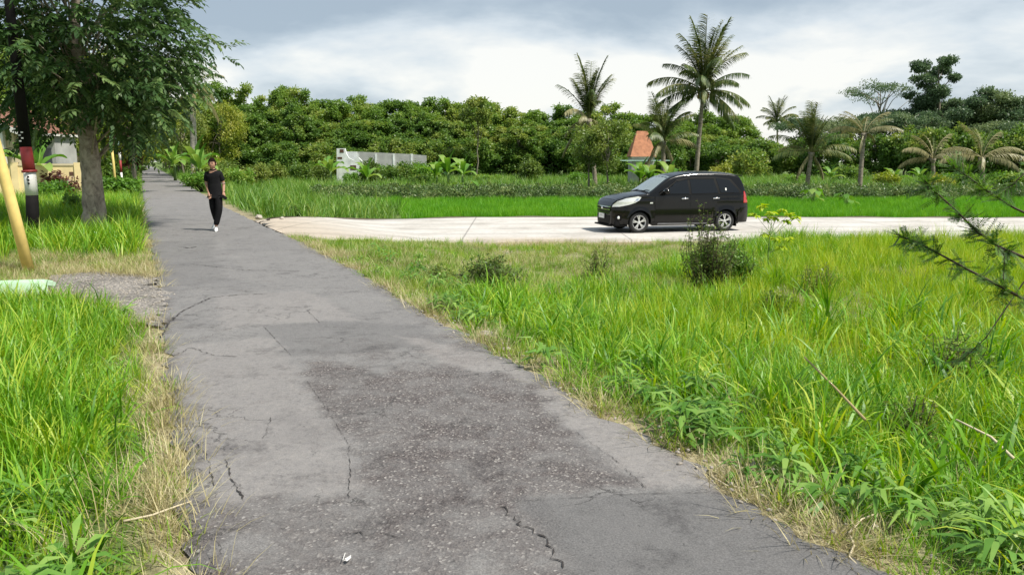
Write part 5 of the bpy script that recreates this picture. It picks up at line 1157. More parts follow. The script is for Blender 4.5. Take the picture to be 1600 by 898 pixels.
    # side windows in a black surround
    patch('window_surround', [(1.30, 1.075), (1.56, 1.24), (1.93, 1.51), (2.25, 1.565), (3.1, 1.565), (3.62, 1.50), (3.93, 1.14), (3.9, 1.10), (2.3, 1.075)], 'blackpl', .004)
    patch('front_window', [(1.44, 1.10), (1.62, 1.23), (1.95, 1.475), (2.24, 1.53), (2.27, 1.095)], 'glass', .010)
    patch('rear_window', [(2.34, 1.095), (2.32, 1.535), (3.05, 1.535), (3.17, 1.11)], 'glass', .010)
    patch('quarter_window', [(3.25, 1.115), (3.14, 1.53), (3.55, 1.48), (3.84, 1.16), (3.82, 1.12)], 'glass', .010)
    patch('visor', [(1.90, 1.47), (2.25, 1.555), (3.1, 1.555), (3.1, 1.51), (2.25, 1.51), (1.95, 1.44)], 'blackpl', .022)
    patch('belt_trim', [(1.36, 1.083), (2.3, 1.066), (3.88, 1.09), (3.88, 1.10), (2.3, 1.078), (1.38, 1.094)], 'blackpl', .012)
    # doors: panels a few mm proud, shut lines show between them
    for nm, pl, hx_ in (('front_door', [(1.22, .30), (1.22, 1.03), (2.28, 1.055), (2.30, .30)], 2.14), ('rear_door', [(2.315, .30), (2.30, 1.055), (3.20, 1.07), (3.14, .80), (2.98, .55), (2.98, .30)], 3.12)):
        for d, s_ in zip(patch(nm, pl, 'carpaint', .0045, cuts=6), (-1, 1)):
            h = MB(); y_ = hw(hx_, .95) + .032
            h.tube([(hx_ - .13, s_ * (y_ - .03), .955), (hx_ - .10, s_ * y_, .96), (hx_ + .06, s_ * y_, .965), (hx_ + .10, s_ * (y_ - .03), .96)], [.015, .022, .022, .015], 8); h.obj('handle', M['chrome'], d)
    patch('shut_line', [(1.205, .32), (1.205, 1.04), (1.215, 1.04), (1.215, .32)], 'blackpl', .003); patch('sill_trim', [(1.16, .235), (1.16, .275), (3.02, .258), (3.02, .235)], 'shoegrey', .012)
    patch('side_skirt', [(1.14, .20), (1.14, .30), (3.04, .30), (3.04, .20)], 'carpaint', .008)
    patch('fuel_flap', [(3.48, .86), (3.48, 1.0), (3.64, 1.0), (3.64, .86)], 'carpaint', .005)
    patch('side_lamp', [(1.06, .83), (1.14, .83), (1.15, .865), (1.06, .865)], 'lamp', .008); 
    patch('sticker', [(3.40, 1.18), (3.40, 1.25), (3.44, 1.25), (3.44, 1.18)], 'plate', .013, sides=(-1,))
    top_patch('windscreen', [(1.10, -.84), (1.10, .84), (1.76, .80), (1.76, -.80)], 'wscreen'); top_patch('cowl', [(1.00, -.85), (1.00, .85), (1.075, .85), (1.075, -.85)], 'blackpl', .004)
    top_patch('back_glass', [(3.90, -.78), (3.90, .78), (4.07, .82), (4.07, -.82)], 'glass')
    top_patch('bonnet', [(.13, -.72), (.13, .72), (.96, .90), (.96, -.90)], 'carpaint', .005, 7)
    for y0, y1 in ((-.15, -.6), (.45, 0)):
        w = MB(); w.tube([(1.06, y0, 1.15), (1.12, (y0 + y1) / 2, 1.195), (1.14, y1, 1.195)], [.012, .009, .007], 6); w.obj('wiper', M['blackpl'], root)
    # front: lamps, grille, plate, bumper
    patch('headlight', [(.010, .74), (.03, .80), (.13, .900), (.36, .985), (.70, 1.035), (.80, 1.01), (.74, .93), (.62, .86), (.42, .80), (.18, .75)], 'lamp', .008, cuts=5)
    patch('indicator', [(.56, .87), (.68, .99), (.75, .98), (.66, .89)], 'chrome', .012)
    nose_patch('grille', [(-.50, .60), (-.56, .74), (.56, .74), (.50, .60)], 'blackpl'); nose_patch('upper_chrome_bar', [(-.56, .72), (-.57, .75), (.57, .75), (.56, .72)], 'chrome', .016); nose_patch('lower_chrome_bar', [(-.52, .64), (-.53, .67), (.53, .67), (.52, .64)], 'chrome', .016)
    nose_patch('lower_grille', [(-.48, .26), (-.52, .50), (.52, .50), (.48, .26)], 'blackpl')
    m = MB(); m.lathe([(.001, .02), (.03, .018), (.045, .0)], 16, Matrix.Translation((-.065, 0, .70)) @ Matrix.Rotation(-math.pi / 2, 4, 'Y')); m.obj('emblem', M['chrome'], root)
    m = MB(); m.box((-.085, -.215, .40), (-.068, .215, .535)); pl = m.obj('number_plate', M['plate'], root, False)
    m = MB()
    for k, y_ in enumerate((-.16, -.09, -.06, -.03, .0, .06, .09)):     # unreadable dark characters as short strokes, as blurred in the photo
        m.box((-.0875, y_, .462), (-.0855, y_ + .014, .505))
    m.obj('characters', plain('faded plate print', (.45, .45, .45), .6), pl, False)
    patch('fog_lamp_bezel', [(.10, .36), (.10, .52), (.24, .52), (.24, .36)], 'blackpl', .006)
    for s_ in (-1, 1):
        m = MB(); Mx = Matrix.Translation((.17, s_ * (hw(.17, .43) + .01), .44)) @ Matrix.Rotation(-s_ * math.pi / 2, 4, 'X') @ Matrix.Rotation(0, 4, 'Z'); m.lathe([(.001, .012), (.035, .010), (.045, 0)], 14, Mx); m.obj('fog_lamp', M['lamp'], root)
    patch('lower_lip', [(.01, .19), (.01, .235), (.40, .235), (.42, .19)], 'blackpl', .025)
    m = MB(); m.box((-.075, -.60, .185), (.03, .60, .225)); m.obj('front_lip', M['blackpl'], root, False)
    # tail
    patch('tail_light', [(3.99, .82), (4.02, 1.0), (4.00, 1.15), (4.04, 1.15), (4.10, 1.0), (4.16, .82)], 'redlamp', .008, cuts=4)
    patch('rear_bumper', [(3.80, .26), (3.80, .56), (3.9, .68), (4.17, .70), (4.18, .26)], 'carpaint', .018)
    m = MB(); m.box((3.86, -.55, 1.585), (4.06, .55, 1.615)); m.obj('spoiler', M['carpaint'], root, False)
    m = MB(); m.tube([(3.5, 0, 1.67), (3.62, 0, 1.86)], [.008, .003], 6); m.obj('antenna', M['blackpl'], root)
    m = MB(); m.box((4.20, -.25, .80), (4.215, .25, .92)); m.obj('rear_plate', M['plate'], root, False)
    for s_ in (-1, 1):      # door mirrors
        m = MB(); y_ = hw(1.5, 1.1); bm = bmesh.new(); bmesh.ops.create_uvsphere(bm, u_segments=16, v_segments=10, radius=1)
        for v in bm.verts: v.co = Vector((v.co.x * .09 + 1.50 + (.02 if v.co.x > 0 else 0), s_ * (y_ + .13) + v.co.y * .125, v.co.z * .09 + 1.17))
        me = bpy.data.meshes.new('mirror'); bm.to_mesh(me); bm.free(); me.polygons.foreach_set('use_smooth', [True] * len(me.polygons)); me.materials.append(M['carpaint']); mi = link('mirror', me, root)
        a = MB(); a.tube([(1.46, s_ * y_ * .98, 1.09), (1.49, s_ * (y_ + .08), 1.13)], [.03, .03], 8); a.obj('arm', M['blackpl'], mi)
        a = MB(); a.tube([(1.47, s_ * (y_ + .05), 1.175), (1.45, s_ * (y_ + .15), 1.18), (1.49, s_ * (y_ + .22), 1.18)], [.02, .045, .02], 8); a.obj('mirror_trim', M['chrome'], mi)
        g = MB(); g.lathe([(.001, 0), (.058, 0), (.062, -.01)], 16, Matrix.Translation((1.585, s_ * (y_ + .13), 1.165)) @ Matrix.Rotation(math.pi / 2, 4, 'Y')); g.obj('mirror_glass', M['chrome'], mi)
    for c_ in WX:
        for s_ in (-1, 1):
            w = empty('wheel', (c_, s_ * .735, WZ), 0); w.parent = root; Mx = Matrix.Rotation(-s_ * math.pi / 2, 4, 'X')   # z of the lathe points outward
            m = MB(); m.lathe([(.205, -.09), (.25, -.095), (.288, -.08), (.30, -.05), (.302, .03), (.292, .075), (.262, .092), (.225, .09), (.205, .07)], 40, Mx); m.obj('tyre', M['rubber'], w)
            m = MB(); m.lathe([(.207, -.06), (.190, -.02), (.190, .04), (.207, .078), (.200, .086), (.186, .066), (.182, -.02)], 40, Mx)
            for k in range(5):
                for dd in (-.16, .16):
                    a_ = k * 2 * math.pi / 5 + .3; p0 = Vector((.035 * math.cos(a_), .035 * math.sin(a_), .062)); a2 = a_ + dd + .12; p1 = Vector((.19 * math.cos(a2), .19 * math.sin(a2), .070)); t_ = (p1 - p0).normalized(); n_ = Vector((-t_.y, t_.x, 0)); V = []
                    for q, wd in ((p0, .010), (p1, .015)):
                        for sx, sz in ((-1, -.012), (1, -.012), (1, .012), (-1, .012)): V.append(tuple(Mx @ (q + n_ * wd * sx + Vector((0, 0, sz)))))
                    m.addv(V, np.array([(0, 1, 5, 4), (1, 2, 6, 5), (2, 3, 7, 6), (3, 0, 4, 7), (0, 3, 2, 1), (4, 5, 6, 7)]))
            m.lathe([(.001, .085), (.035, .082), (.05, .065), (.05, .03)], 20, Mx); m.obj('rim', M['alloy'], w, smooth=False)
            m = MB(); m.lathe([(.001, .0), (.185, .0)], 30, Mx); m.obj('dark_backing_disc', M['blackpl'], w)  # black backing disc, its colour stands in for shade between the spokes
    for s_ in (-1, 1):
        m = MB(); m.box((3.78, s_ * .70 - .1, .14), (3.80, s_ * .70 + .1, .36)); m.obj('mud_flap', M['blackpl'], root, False)
    return root
g1 = GT(998, 367.5); g1.z = float(zbase(g1.x, g1.y)) + .04
best = None
for a_ in np.linspace(0, 1.2, 240):      # yaw at which the rear wheel stands where the photo shows it
    q = Vector((g1.x + 2.655 * math.cos(a_), g1.y + 2.655 * math.sin(a_), g1.z + .3)) - Vector((0, 0, CAM_H)); u_ = 800 + F * q.x / q.dot(FW)
    if best is None or abs(u_ - 1132) < best[0]: best = (abs(u_ - 1132), a_)
yaw = best[1]; print('car', g1, math.degrees(yaw), best[0])
near = Vector((math.sin(yaw), -math.cos(yaw))) * .80          # near wheels' contact -> centre line
org = Vector((g1.x - near.x, g1.y - near.y, g1.z)) - Vector((.76 * math.cos(yaw), .76 * math.sin(yaw), 0))
build_car(org, yaw)

# ------------------------------------------------------------------ person
M['skin'] = plain('skin', (0.42, 0.23, 0.15), .55, var=.08, scale=20); M['blackcloth'] = plain('black cotton', (0.008, 0.008, 0.009), .9, var=.3, scale=30, spec=.2); M['trouser'] = plain('black trousers', (0.006, 0.006, 0.007), .9, var=.3, scale=30, spec=.2)
M['hair'] = plain('dark brown hair', (0.012, 0.006, 0.005), .9, var=.4, scale=60, spec=.1); M['shoe'] = plain('white shoe', (0.78, 0.78, 0.76), .6, var=.05); M['shoegrey'] = plain('grey shoe trim', (0.25, 0.25, 0.26), .6); M['stripe'] = plain('grey white trim', (0.30, 0.30, 0.30), .8); M['lips'] = plain('lips', (0.36, 0.13, 0.10), .5)
def skinmesh(name, verts, edges, root_i, mat, parent, sub=2):
    me = bpy.data.meshes.new(name); me.from_pydata([v[0] for v in verts], edges, []); o = bpy.data.objects.new(name, me); COL.objects.link(o)
    md = o.modifiers.new('skin', 'SKIN'); md.use_smooth_shade = True; md.branch_smoothing = .3
    for i, v in enumerate(verts):
        r_ = v[1]; sv = me.skin_vertices[0].data[i]; sv.radius = (r_, r_) if not hasattr(r_, '__len__') else r_; sv.use_root = (i == root_i)
    s2 = o.modifiers.new('sub', 'SUBSURF'); s2.levels = s2.render_levels = sub
    dg = bpy.context.evaluated_depsgraph_get(); me2 = bpy.data.meshes.new_from_object(o.evaluated_get(dg)); o.modifiers.clear(); old = o.data; o.data = me2; bpy.data.meshes.remove(old); me2.name = name
    me2.materials.clear(); me2.materials.append(M[mat]); me2.polygons.foreach_set('use_smooth', [True] * len(me2.polygons)); o.parent = parent; return o
def hand(mb, w, d, side, curl):
    """palm + four fingers + thumb; w wrist, d direction, side = thumb side"""
    d = d.normalized(); side = (side - d * side.dot(d)).normalized(); n = d.cross(side)
    mb.tube([w - d * .03, w + d * .02, w + d * .06, w + d * .09], [.024, .034, .038, .030], 10)
    for k, (o_, ln) in enumerate(((.030, .066), (.011, .076), (-.009, .070), (-.028, .054))):
        p = w + d * .082 + side * o_; P_ = [p]; dd = d.copy()
        for j in range(3): dd = (dd + n * curl).normalized(); p = p + dd * ln / 3; P_.append(p)
        mb.tube(P_, [.0105, .0098, .009, .006], 8)
    p = w + d * .025 + side * .025; P_ = [p, p + (side * .8 + d * .7).normalized() * .03, p + (side * .8 + d * .7).normalized() * .03 + (d + side * .2 + n * curl).normalized() * .032]; mb.tube(P_, [.013, .011, .007], 8)
def build_person():
    loc = G(340, 362); loc.z = .02; r = empty('person', loc, R(4)); tag(r, 'young man in black polo shirt, black trousers and white shoes walking on the asphalt road', 'person')
    Vb = [((-.005, .02, .92), (.13, .10)), ((-.005, .015, 1.06), (.125, .09)), ((-.01, .01, 1.22), (.145, .10)), ((-.015, 0, 1.36), (.12, .085)), ((-.02, -.01, 1.43), .055), ((-.02, -.02, 1.50), .055),
          ((-.175, .02, 1.345), .055), ((-.205, .05, 1.10), .040), ((-.125, -.06, .885), .026),      # his right arm, hand by the pocket
          ((.135, .03, 1.345), .055), ((.185, .07, 1.09), .040), ((.20, -.02, .885), .026),           # his left arm with the phone
          ((-.09, .04, .85), .085), ((-.075, .03, .50), .06), ((-.115, .36, .17), .042),
          ((.075, .0, .85), .085), ((.10, -.10, .49), .06), ((.0, -.12, .10), .042)]
    Eb = [(0, 1), (1, 2), (2, 3), (3, 4), (4, 5), (3, 6), (6, 7), (7, 8), (3, 9), (9, 10), (10, 11), (0, 12), (12, 13), (13, 14), (0, 15), (15, 16), (16, 17)]
    body = skinmesh('body', Vb, Eb, 0, 'skin', r)
    # head and hands joined into the body mesh
    hb = MB(); hc = Vector((-.02, -.03, 1.565)); nu, nv = 20, 24; V = []
    for i in range(nu + 1):
        ph = math.pi * i / nu
        for j in range(nv):
            th = 2 * math.pi * j / nv; x_, y_, z_ = math.sin(ph) * math.cos(th), math.sin(ph) * math.sin(th), math.cos(ph)
            w_ = 1 - .22 * max(0, -z_) ** 1.5; f = -y_
            X_ = x_ * .078 * w_; Y_ = y_ * .096 * (w_ if y_ < 0 else 1); Z_ = z_ * .122
            if f > .3:
                Y_ -= .022 * math.exp(-(x_ / .16) ** 2) * math.exp(-((z_ + .12) / .16) ** 2)        # nose
                Y_ += .008 * math.exp(-((abs(x_) - .38) / .15) ** 2) * math.exp(-((z_ - .08) / .12) ** 2)   # eye sockets
                Y_ -= .006 * math.exp(-(x_ / .3) ** 2) * math.exp(-((z_ + .48) / .12) ** 2) + .008 * math.exp(-(x_ / .25) ** 2) * math.exp(-((z_ + .85) / .15) ** 2)
            V.append((hc.x + X_, hc.y + Y_, hc.z + Z_))
    idx = [[i * nv + j for j in range(nv)] for i in range(nu + 1)]
    hb.addv(V, np.array([(idx[i][j], idx[i + 1][j], idx[i + 1][(j + 1) % nv], idx[i][(j + 1) % nv]) for i in range(nu) for j in range(nv)]))
    for s_ in (-1, 1): hb.tube([hc + Vector((s_ * .076, .012, -.03)), hc + Vector((s_ * .086, .018, 0)), hc + Vector((s_ * .084, .020, .028))], [.008, .014, .010], 8)
    hand(hb, Vector((-.125, -.06, .885)), Vector((.25, -.25, -.9)), Vector((.9, -.3, .1)), .35)
    hand(hb, Vector((.20, -.02, .885)), Vector((.10, -.15, -1)), Vector((-.4, -.9, 0)), -.55)
    hm = hb.mesh('hm', True, M['skin'], attr=False); bm = bmesh.new(); bm.from_mesh(body.data); bm.from_mesh(hm); bm.to_mesh(body.data); bm.free(); body.data.polygons.foreach_set('use_smooth', [True] * len(body.data.polygons))
    # hair
    hh = MB(); V = []; g = random.Random(3); nu, nv = 10, 26
    for i in range(nu + 1):
        ph = math.pi * .60 * i / nu
        for j in range(nv):
            th = 2 * math.pi * j / nv; lim = ph if math.sin(th) > -.25 else ph * .60
            x_, y_, z_ = math.sin(lim) * math.cos(th), math.sin(lim) * math.sin(th), math.cos(lim); k = 1.12 + g.uniform(-.015, .03) + .05 * max(0, z_) * (1 if y_ < .3 else .5)
            V.append((hc.x + x_ * .080 * k, hc.y + .004 + y_ * .098 * k, hc.z + z_ * .122 * k + .004))
    idx = [[i * nv + j for j in range(nv)] for i in range(nu + 1)]
    hh.addv(V, np.array([(idx[i][j], idx[i + 1][j], idx[i + 1][(j + 1) % nv], idx[i][(j + 1) % nv]) for i in range(nu) for j in range(nv)])); hh.obj('hair', M['hair'], r)
    for s_ in (-1, 1):
        e_ = MB(); e_.tube([hc + Vector((s_ * .018, -.093, .012)), hc + Vector((s_ * .030, -.092, .014)), hc + Vector((s_ * .042, -.085, .011))], [.004, .007, .004], 6); e_.obj('eye', M['hair'], r)
        e_ = MB(); e_.tube([hc + Vector((s_ * .014, -.098, .030)), hc + Vector((s_ * .032, -.096, .036)), hc + Vector((s_ * .050, -.084, .030))], [.003, .005, .003], 6); e_.obj('eyebrow', M['hair'], r)
    e_ = MB(); e_.tube([hc + Vector((-.022, -.090, -.060)), hc + Vector((0, -.098, -.058)), hc + Vector((.022, -.090, -.060))], [.003, .007, .003], 6); e_.obj('mouth', M['lips'], r)
    # shirt
    Vs = [((-.005, .02, .84), (.160, .115)), ((-.005, .02, .93), (.172, .125)), ((-.005, .015, 1.08), (.160, .112)), ((-.01, .01, 1.22), (.172, .118)), ((-.015, 0, 1.35), (.145, .10)), ((-.02, -.005, 1.425), .068),
          ((-.172, .02, 1.345), .074), ((-.197, .04, 1.15), .068), ((.132, .03, 1.345), .074), ((.172, .055, 1.15), .068)]
    skinmesh('polo_shirt', Vs, [(0, 1), (1, 2), (2, 3), (3, 4), (4, 5), (4, 6), (6, 7), (4, 8), (8, 9)], 1, 'blackcloth', r)
    c_ = MB(); c_.lathe([(.066, -.012), (.073, -.010), (.066, .012), (.060, .010)], 20, Matrix.Translation((-.02, -.008, 1.445)) @ Matrix.Rotation(R(12), 4, 'X')); c_.obj('collar', M['blackcloth'], r)
    c_ = MB(); c_.lathe([(.0745, -.013), (.077, -.011), (.0745, -.006)], 20, Matrix.Translation((-.02, -.008, 1.445)) @ Matrix.Rotation(R(12), 4, 'X')); c_.obj('collar_stripe', M['blackcloth'], r)
    for p_, q_ in ((Vector((-.197, .04, 1.12)), Vector((-.008, .02, -.2))), (Vector((.172, .055, 1.12)), Vector((.015, .02, -.2)))):
        c_ = MB(); c_.lathe([(.050, -.005), (.057, -.005), (.057, .005), (.050, .005)], 18, Matrix.Translation(p_) @ q_.to_track_quat('Z', 'Y').to_matrix().to_4x4()); c_.obj('sleeve_stripe', M['stripe'], r)
    Vt = [((-.005, .02, 1.06), (.14, .10)), ((-.005, .02, .92), (.158, .118)), ((-.088, .035, .82), .105), ((-.075, .03, .50), .078), ((-.112, .33, .215), .064), ((.075, .0, .82), .105), ((.10, -.10, .49), .078), ((.005, -.12, .13), .066)]
    skinmesh('trousers', Vt, [(0, 1), (1, 2), (2, 3), (3, 4), (1, 5), (5, 6), (6, 7)], 1, 'trouser', r)
    w_ = MB(); w_.lathe([(.027, -.012), (.031, -.010), (.031, .010), (.027, .012)], 16, Matrix.Translation((.198, -.005, .915)) @ Matrix.Rotation(R(10), 4, 'X')); w_.obj('wristwatch', M['trouser'], r)
    def shoe(heel, d, pitch):
        d = d.normalized(); s_ = Vector((0, 0, 1)).cross(d).normalized(); V = []; n = 12
        for i in range(n + 1):
            t = i / n; wd = .042 * (math.sin(math.pi * min(.96, .12 + .86 * t)) ** .5) * (1.05 if .5 < t < .85 else .9); ht = np.interp(t, [0, .15, .35, .6, .85, 1], [.085, .10, .10, .065, .05, .025]); c_ = heel + d * (t * .28)
            zoff = math.sin(pitch) * (1 - t) * .26
            for a_ in np.linspace(0, 2 * math.pi, 14)[:-1]:
                z_ = (math.sin(a_) * .5 + .5) * ht; V.append(tuple(c_ + s_ * math.cos(a_) * wd + Vector((0, 0, z_ + zoff))))
        m = MB(); idx = np.arange((n + 1) * 13).reshape(n + 1, 13); m.addv(V, np.array([(idx[i][j], idx[i][(j + 1) % 13], idx[i + 1][(j + 1) % 13], idx[i + 1][j]) for i in range(n) for j in range(13)])); m.addv([V[k] for k in range(13)], [np.array([list(range(13))[::-1]])]); m.addv([V[n * 13 + k] for k in range(13)], [np.array([list(range(13))])])
        o = m.obj('shoe', M['shoe'], r); b = MB(); p0 = heel + d * .10 + Vector((0, 0, .10 + math.sin(pitch) * .17)); b.tube([p0 - s_ * .03, p0 + Vector((0, 0, .012)), p0 + s_ * .03], .008, 6); b.obj('lace', M['shoegrey'], o)
    shoe(Vector((-.005, -.06, 0)), Vector((.25, -1, 0)), 0); shoe(Vector((-.11, .42, .015)), Vector((-.25, -1, 0)), .55)
    return r
pr = build_person()
mb = MB(); mb.box((-.037, -.005, -.075), (.037, .005, .075)); mb.box((-.034, -.0058, -.070), (.034, -.00505, .070))
ph = mb.obj('phone', M['blackpl'], smooth=False); ph.location = pr.location + Vector((.232, -.09, .80)); ph.rotation_euler = (R(-25), R(-55), R(25)); tag(ph, 'black phone held in the left hand of the walking man', 'phone')

# ------------------------------------------------------------------ foreground shrubs, branch, debris
def twig_bush(kind, loc, W_, H_, nst, leaf, mat, label, seed, lsz=.035, tips=0, dens=16):
    r = empty(kind, loc); tag(r, label, 'bush'); g = random.Random(seed); gn = np.random.default_rng(seed); st = MB(); lf = MB(); C, D, Ln = [], [], []
    for i in range(nst):
        a_ = g.uniform(0, 6.28); rr = W_ * g.uniform(.1, 1) ; h = H_ * g.uniform(.55, 1) * (1 - .35 * (rr / W_) ** 2); b = Vector((math.cos(a_) * rr * .3, math.sin(a_) * rr * .3, -.02)); t_ = Vector((math.cos(a_) * rr, math.sin(a_) * rr, h)); m0 = b.lerp(t_, .5) + Vector((g.gauss(0, .03), g.gauss(0, .03), 0))
        st.tube([b, m0, t_], [.007, .005, .002], 5)
        for j in range(dens):
            f = g.uniform(.25, 1.0); p = (b.lerp(m0, f * 2) if f < .5 else m0.lerp(t_, f * 2 - 1)); q = p + Vector((g.gauss(0, .05), g.gauss(0, .05), g.gauss(0, .04)))
            if j % 3 == 0: st.tube([p, q], [.003, .0015], 4, cap=False)
            for k in range(leaf): C.append(tuple(q + Vector((g.gauss(0, .02), g.gauss(0, .02), g.gauss(0, .02))))); D.append((g.gauss(0, 1), g.gauss(0, 1), g.gauss(.2, .6))); Ln.append(lsz * g.uniform(.7, 1.4))
        if i < tips: q = t_ + Vector((g.gauss(0, .06), g.gauss(0, .03), g.uniform(.1, .3) * H_)); st.tube([t_, q], [.004, .002], 4); [C.append(tuple(t_.lerp(q, g.random()) + Vector((g.gauss(0, .02), 0, 0)))) or D.append((g.gauss(0, 1), g.gauss(0, 1), .3)) or Ln.append(lsz) for _ in range(8)]
    st.obj('stems', M['darktwig'], r); n = len(C); leafset(lf, np.array(C), np.array(D), gn.normal(0, .5, (n, 3)) + [0, 0, 1], Ln, np.array(Ln) * .5, gn.random(n)); lf.obj('foliage', M[mat], r); return r
M['bushleaf'] = leafmat('small dull leaves', (0.05, 0.10, 0.02), (0.13, 0.21, 0.04), (0.30, 0.34, 0.09), 5, .3)
twig_bush('wild_shrub', GT(1105, 460), .50, 1.25, 90, 2, 'bushleaf', 'tall twiggy dark shrub in the grass in front of the minivan rear wheel', 1, .045, 34, 18)
twig_bush('wild_shrub', GT(1145, 445), .36, .85, 60, 3, 'weed', 'brighter green shrub touching the right side of the twiggy dark one', 9, .045, 4, 20)
twig_bush('wild_shrub', GT(932, 436), .28, .62, 26, 2, 'olive', 'thin airy weed bush on the dry grass left of the dark shrub', 2, .04, 8, 12)
twig_bush('wild_shrub', GT(770, 452), .50, .48, 70, 3, 'bushleaf', 'low brownish green bush beside the dry grass corner', 3, .045, 10, 16)
twig_bush('wild_shrub', GT(1280, 462), .42, .52, 34, 1, 'olive', 'nearly bare twiggy bush in the yellow green grass', 4, .04, 0, 10)
twig_bush('wild_shrub', GT(1480, 610), .36, .62, 44, 2, 'weed', 'feathery green bush in the foreground grass below the thorny branch', 5, .035, 6, 16)
twig_bush('wild_shrub', GT(1210, 500), .30, .42, 40, 3, 'plant_b', 'small dark green bush in the middle of the tall grass', 6, .05, 0, 14)
twig_bush('wild_shrub', GT(690, 440), .28, .22, 30, 3, 'bushleaf', 'flat dark weed patch near the road corner', 7, .045, 0, 14)
twig_bush('wild_shrub', GT(1420, 700), .24, .40, 22, 2, 'olive', 'dry brown green twig bush low in the foreground grass', 8, .03, 0, 12)
# lime-leaved sapling
b0 = GT(1203, 430); r = empty('sapling', b0); tag(r, 'slender sapling with umbrella tufts of lime leaves, standing before the side road', 'sapling'); st = MB(); lf = MB(); Y0 = b0.y; gn = np.random.default_rng(12)
def PP(u, v, dy=0): return P(u, v, Y0 + dy) - b0
st.tube([(0, 0, 0), PP(1200, 400), PP(1203, 365), PP(1206, 348)], [.012, .010, .008, .005], 6)
C, D, Ln = [], [], []
for u, v in [(1190, 322), (1206, 332), (1222, 328), (1233, 335), (1244, 340), (1212, 340), (1198, 340), (1228, 345), (1180, 335), (1212, 372), (1232, 372), (1196, 365), (1220, 385)]:
    t_ = PP(u, v, gn.normal(0, .12)); st.tube([PP(1204, min(v + 30, 395)), t_], [.005, .0025], 5, cap=False)
    for k in range(16): a_ = gn.uniform(0, 6.28); C.append(tuple(t_ + Vector((0, 0, gn.normal(0, .012))))); D.append((math.cos(a_), math.sin(a_), gn.normal(-.25, .3))); Ln.append(gn.uniform(.09, .16))
st.obj('stem', M['gstem'], r); n = len(C); leafset(lf, np.array(C), np.array(D), np.tile([0, 0, 1.], (n, 1)), Ln, np.array(Ln) * .5, gn.random(n)); lf.obj('foliage', M['limeleaf'], r)
# thorny tree reaching in from the right
Yb = 4.6; b0 = Vector((P(1800, 600, Yb).x, Yb + .3, 0)); b0.z = T(b0.x, b0.y); r = empty('thorn_tree', b0); tag(r, 'thorny tree reaching in from the right with dark feathery leaves', 'tree'); st = MB(); lf = MB(); C, D, Nn, Ln, Rn = [], [], [], [], []; g = random.Random(21)
def Q(u, v, dy=0): return P(u, v, Yb + dy) - b0
tr = [(0, 0, -.1), Q(1790, 560, .3), Q(1760, 440, .2), Q(1740, 300, .2), Q(1725, 180, .3)]
st.tube(tr, [.05, .042, .034, .024, .012], 8)
brs = [([(1760, 560), (1680, 530), (1620, 478), (1572, 452), (1520, 425), (1470, 398), (1435, 380), (1400, 366)], .011, 0, (.2, 1.0), .9), ([(1745, 470), (1660, 420), (1600, 402), (1560, 385), (1525, 360), (1495, 330), (1462, 300), (1445, 283)], .010, -.1, (.35, 1), .95), ([(1735, 380), (1640, 350), (1585, 325), (1545, 300), (1515, 278), (1490, 262)], .008, .2, (.5, 1), .7),
       ([(1570, 400), (1568, 430), (1566, 460)], .004, 0, (0, 1), .9), ([(1700, 380), (1600, 440), (1540, 528), (1500, 565)], .005, .15, (.6, 1), .25), ([(1730, 250), (1660, 250), (1610, 262), (1570, 300)], .006, -.1, (.5, 1), .5)]
for px, r0, dy, rng_, dn in brs:
    W_ = [Q(u, v, dy + .05 * math.sin(i * 1.7)) for i, (u, v) in enumerate(px)]; n = len(W_); st.tube(W_, [r0 * (1 - .8 * i / (n - 1)) + .0012 for i in range(n)], 6)
    tot = int(17 * (n - 1) * dn / 3.0 * 3.4)
    for k in range(tot):
        f = rng_[0] + (rng_[1] - rng_[0]) * g.random(); x_ = f * (n - 1); i = min(int(x_), n - 2); p = W_[i].lerp(W_[i + 1], x_ - i); ax = (W_[i + 1] - W_[i]).normalized()
        d = (ax * .5 + Vector((g.gauss(0, .7), g.gauss(0, .7), g.gauss(-.15, .55)))).normalized(); L_ = g.uniform(.06, .13); st.tube([p, p + d * L_], [.0014, .0008], 4, cap=False); s_ = d.cross(Vector((g.gauss(0, .4), g.gauss(0, .4), 1))).normalized(); rv = g.random()
        for j in range(11):
            c_ = p + d * (L_ * (j + 1) / 11)
            for sg in (-1, 1): C.append(tuple(c_)); D.append(tuple(s_ * sg + d * .45)); nn = d.cross(s_); Nn.append(tuple(nn)); Ln.append(g.uniform(.016, .026)); Rn.append(rv)
st.obj('branches', M['darktwig'], r); leafset(lf, np.array(C), np.array(D), np.array(Nn), Ln, np.array(Ln) * .32, np.array(Rn), .05); lf.obj('foliage', M['twigleaf'], r)

def stick(px, rad, label, mat='stem', lift=.03, kind='dry_stick', heights=None):
    W_ = []
    for i, (u, v) in enumerate(px):
        q = GT(u, v); W_.append(q + Vector((0, 0, (heights[i] if heights else lift) + .025)))
    o = W_[0]; mb = MB(); P_ = []
    for a_, b_ in zip(W_[:-1], W_[1:]):
        for k in range(3): P_.append(a_.lerp(b_, k / 3) - o)
    P_.append(W_[-1] - o); n = len(P_); mb.tube(P_, [rad * (1 - .5 * i / n) for i in range(n)], 6); r = mb.obj(kind, M[mat]); r.location = o; tag(r, label, 'stick')
M['palestem'] = plain('pale dead vine', (0.55, 0.47, 0.32), .8)
stick([(1110, 735), (1113, 752), (1135, 765), (1165, 770), (1190, 766)], .006, 'thin pale vine looping on the asphalt edge at right', 'palestem', .0)
stick([(1328, 845), (1334, 860), (1326, 878), (1340, 892), (1370, 905)], .006, 'pale curled root on the asphalt at the lower right', 'palestem', .0)
stick([(1325, 850), (1345, 828), (1370, 818), (1362, 845)], .005, 'pale forked root lying in the verge at the lower right', 'palestem', .03)
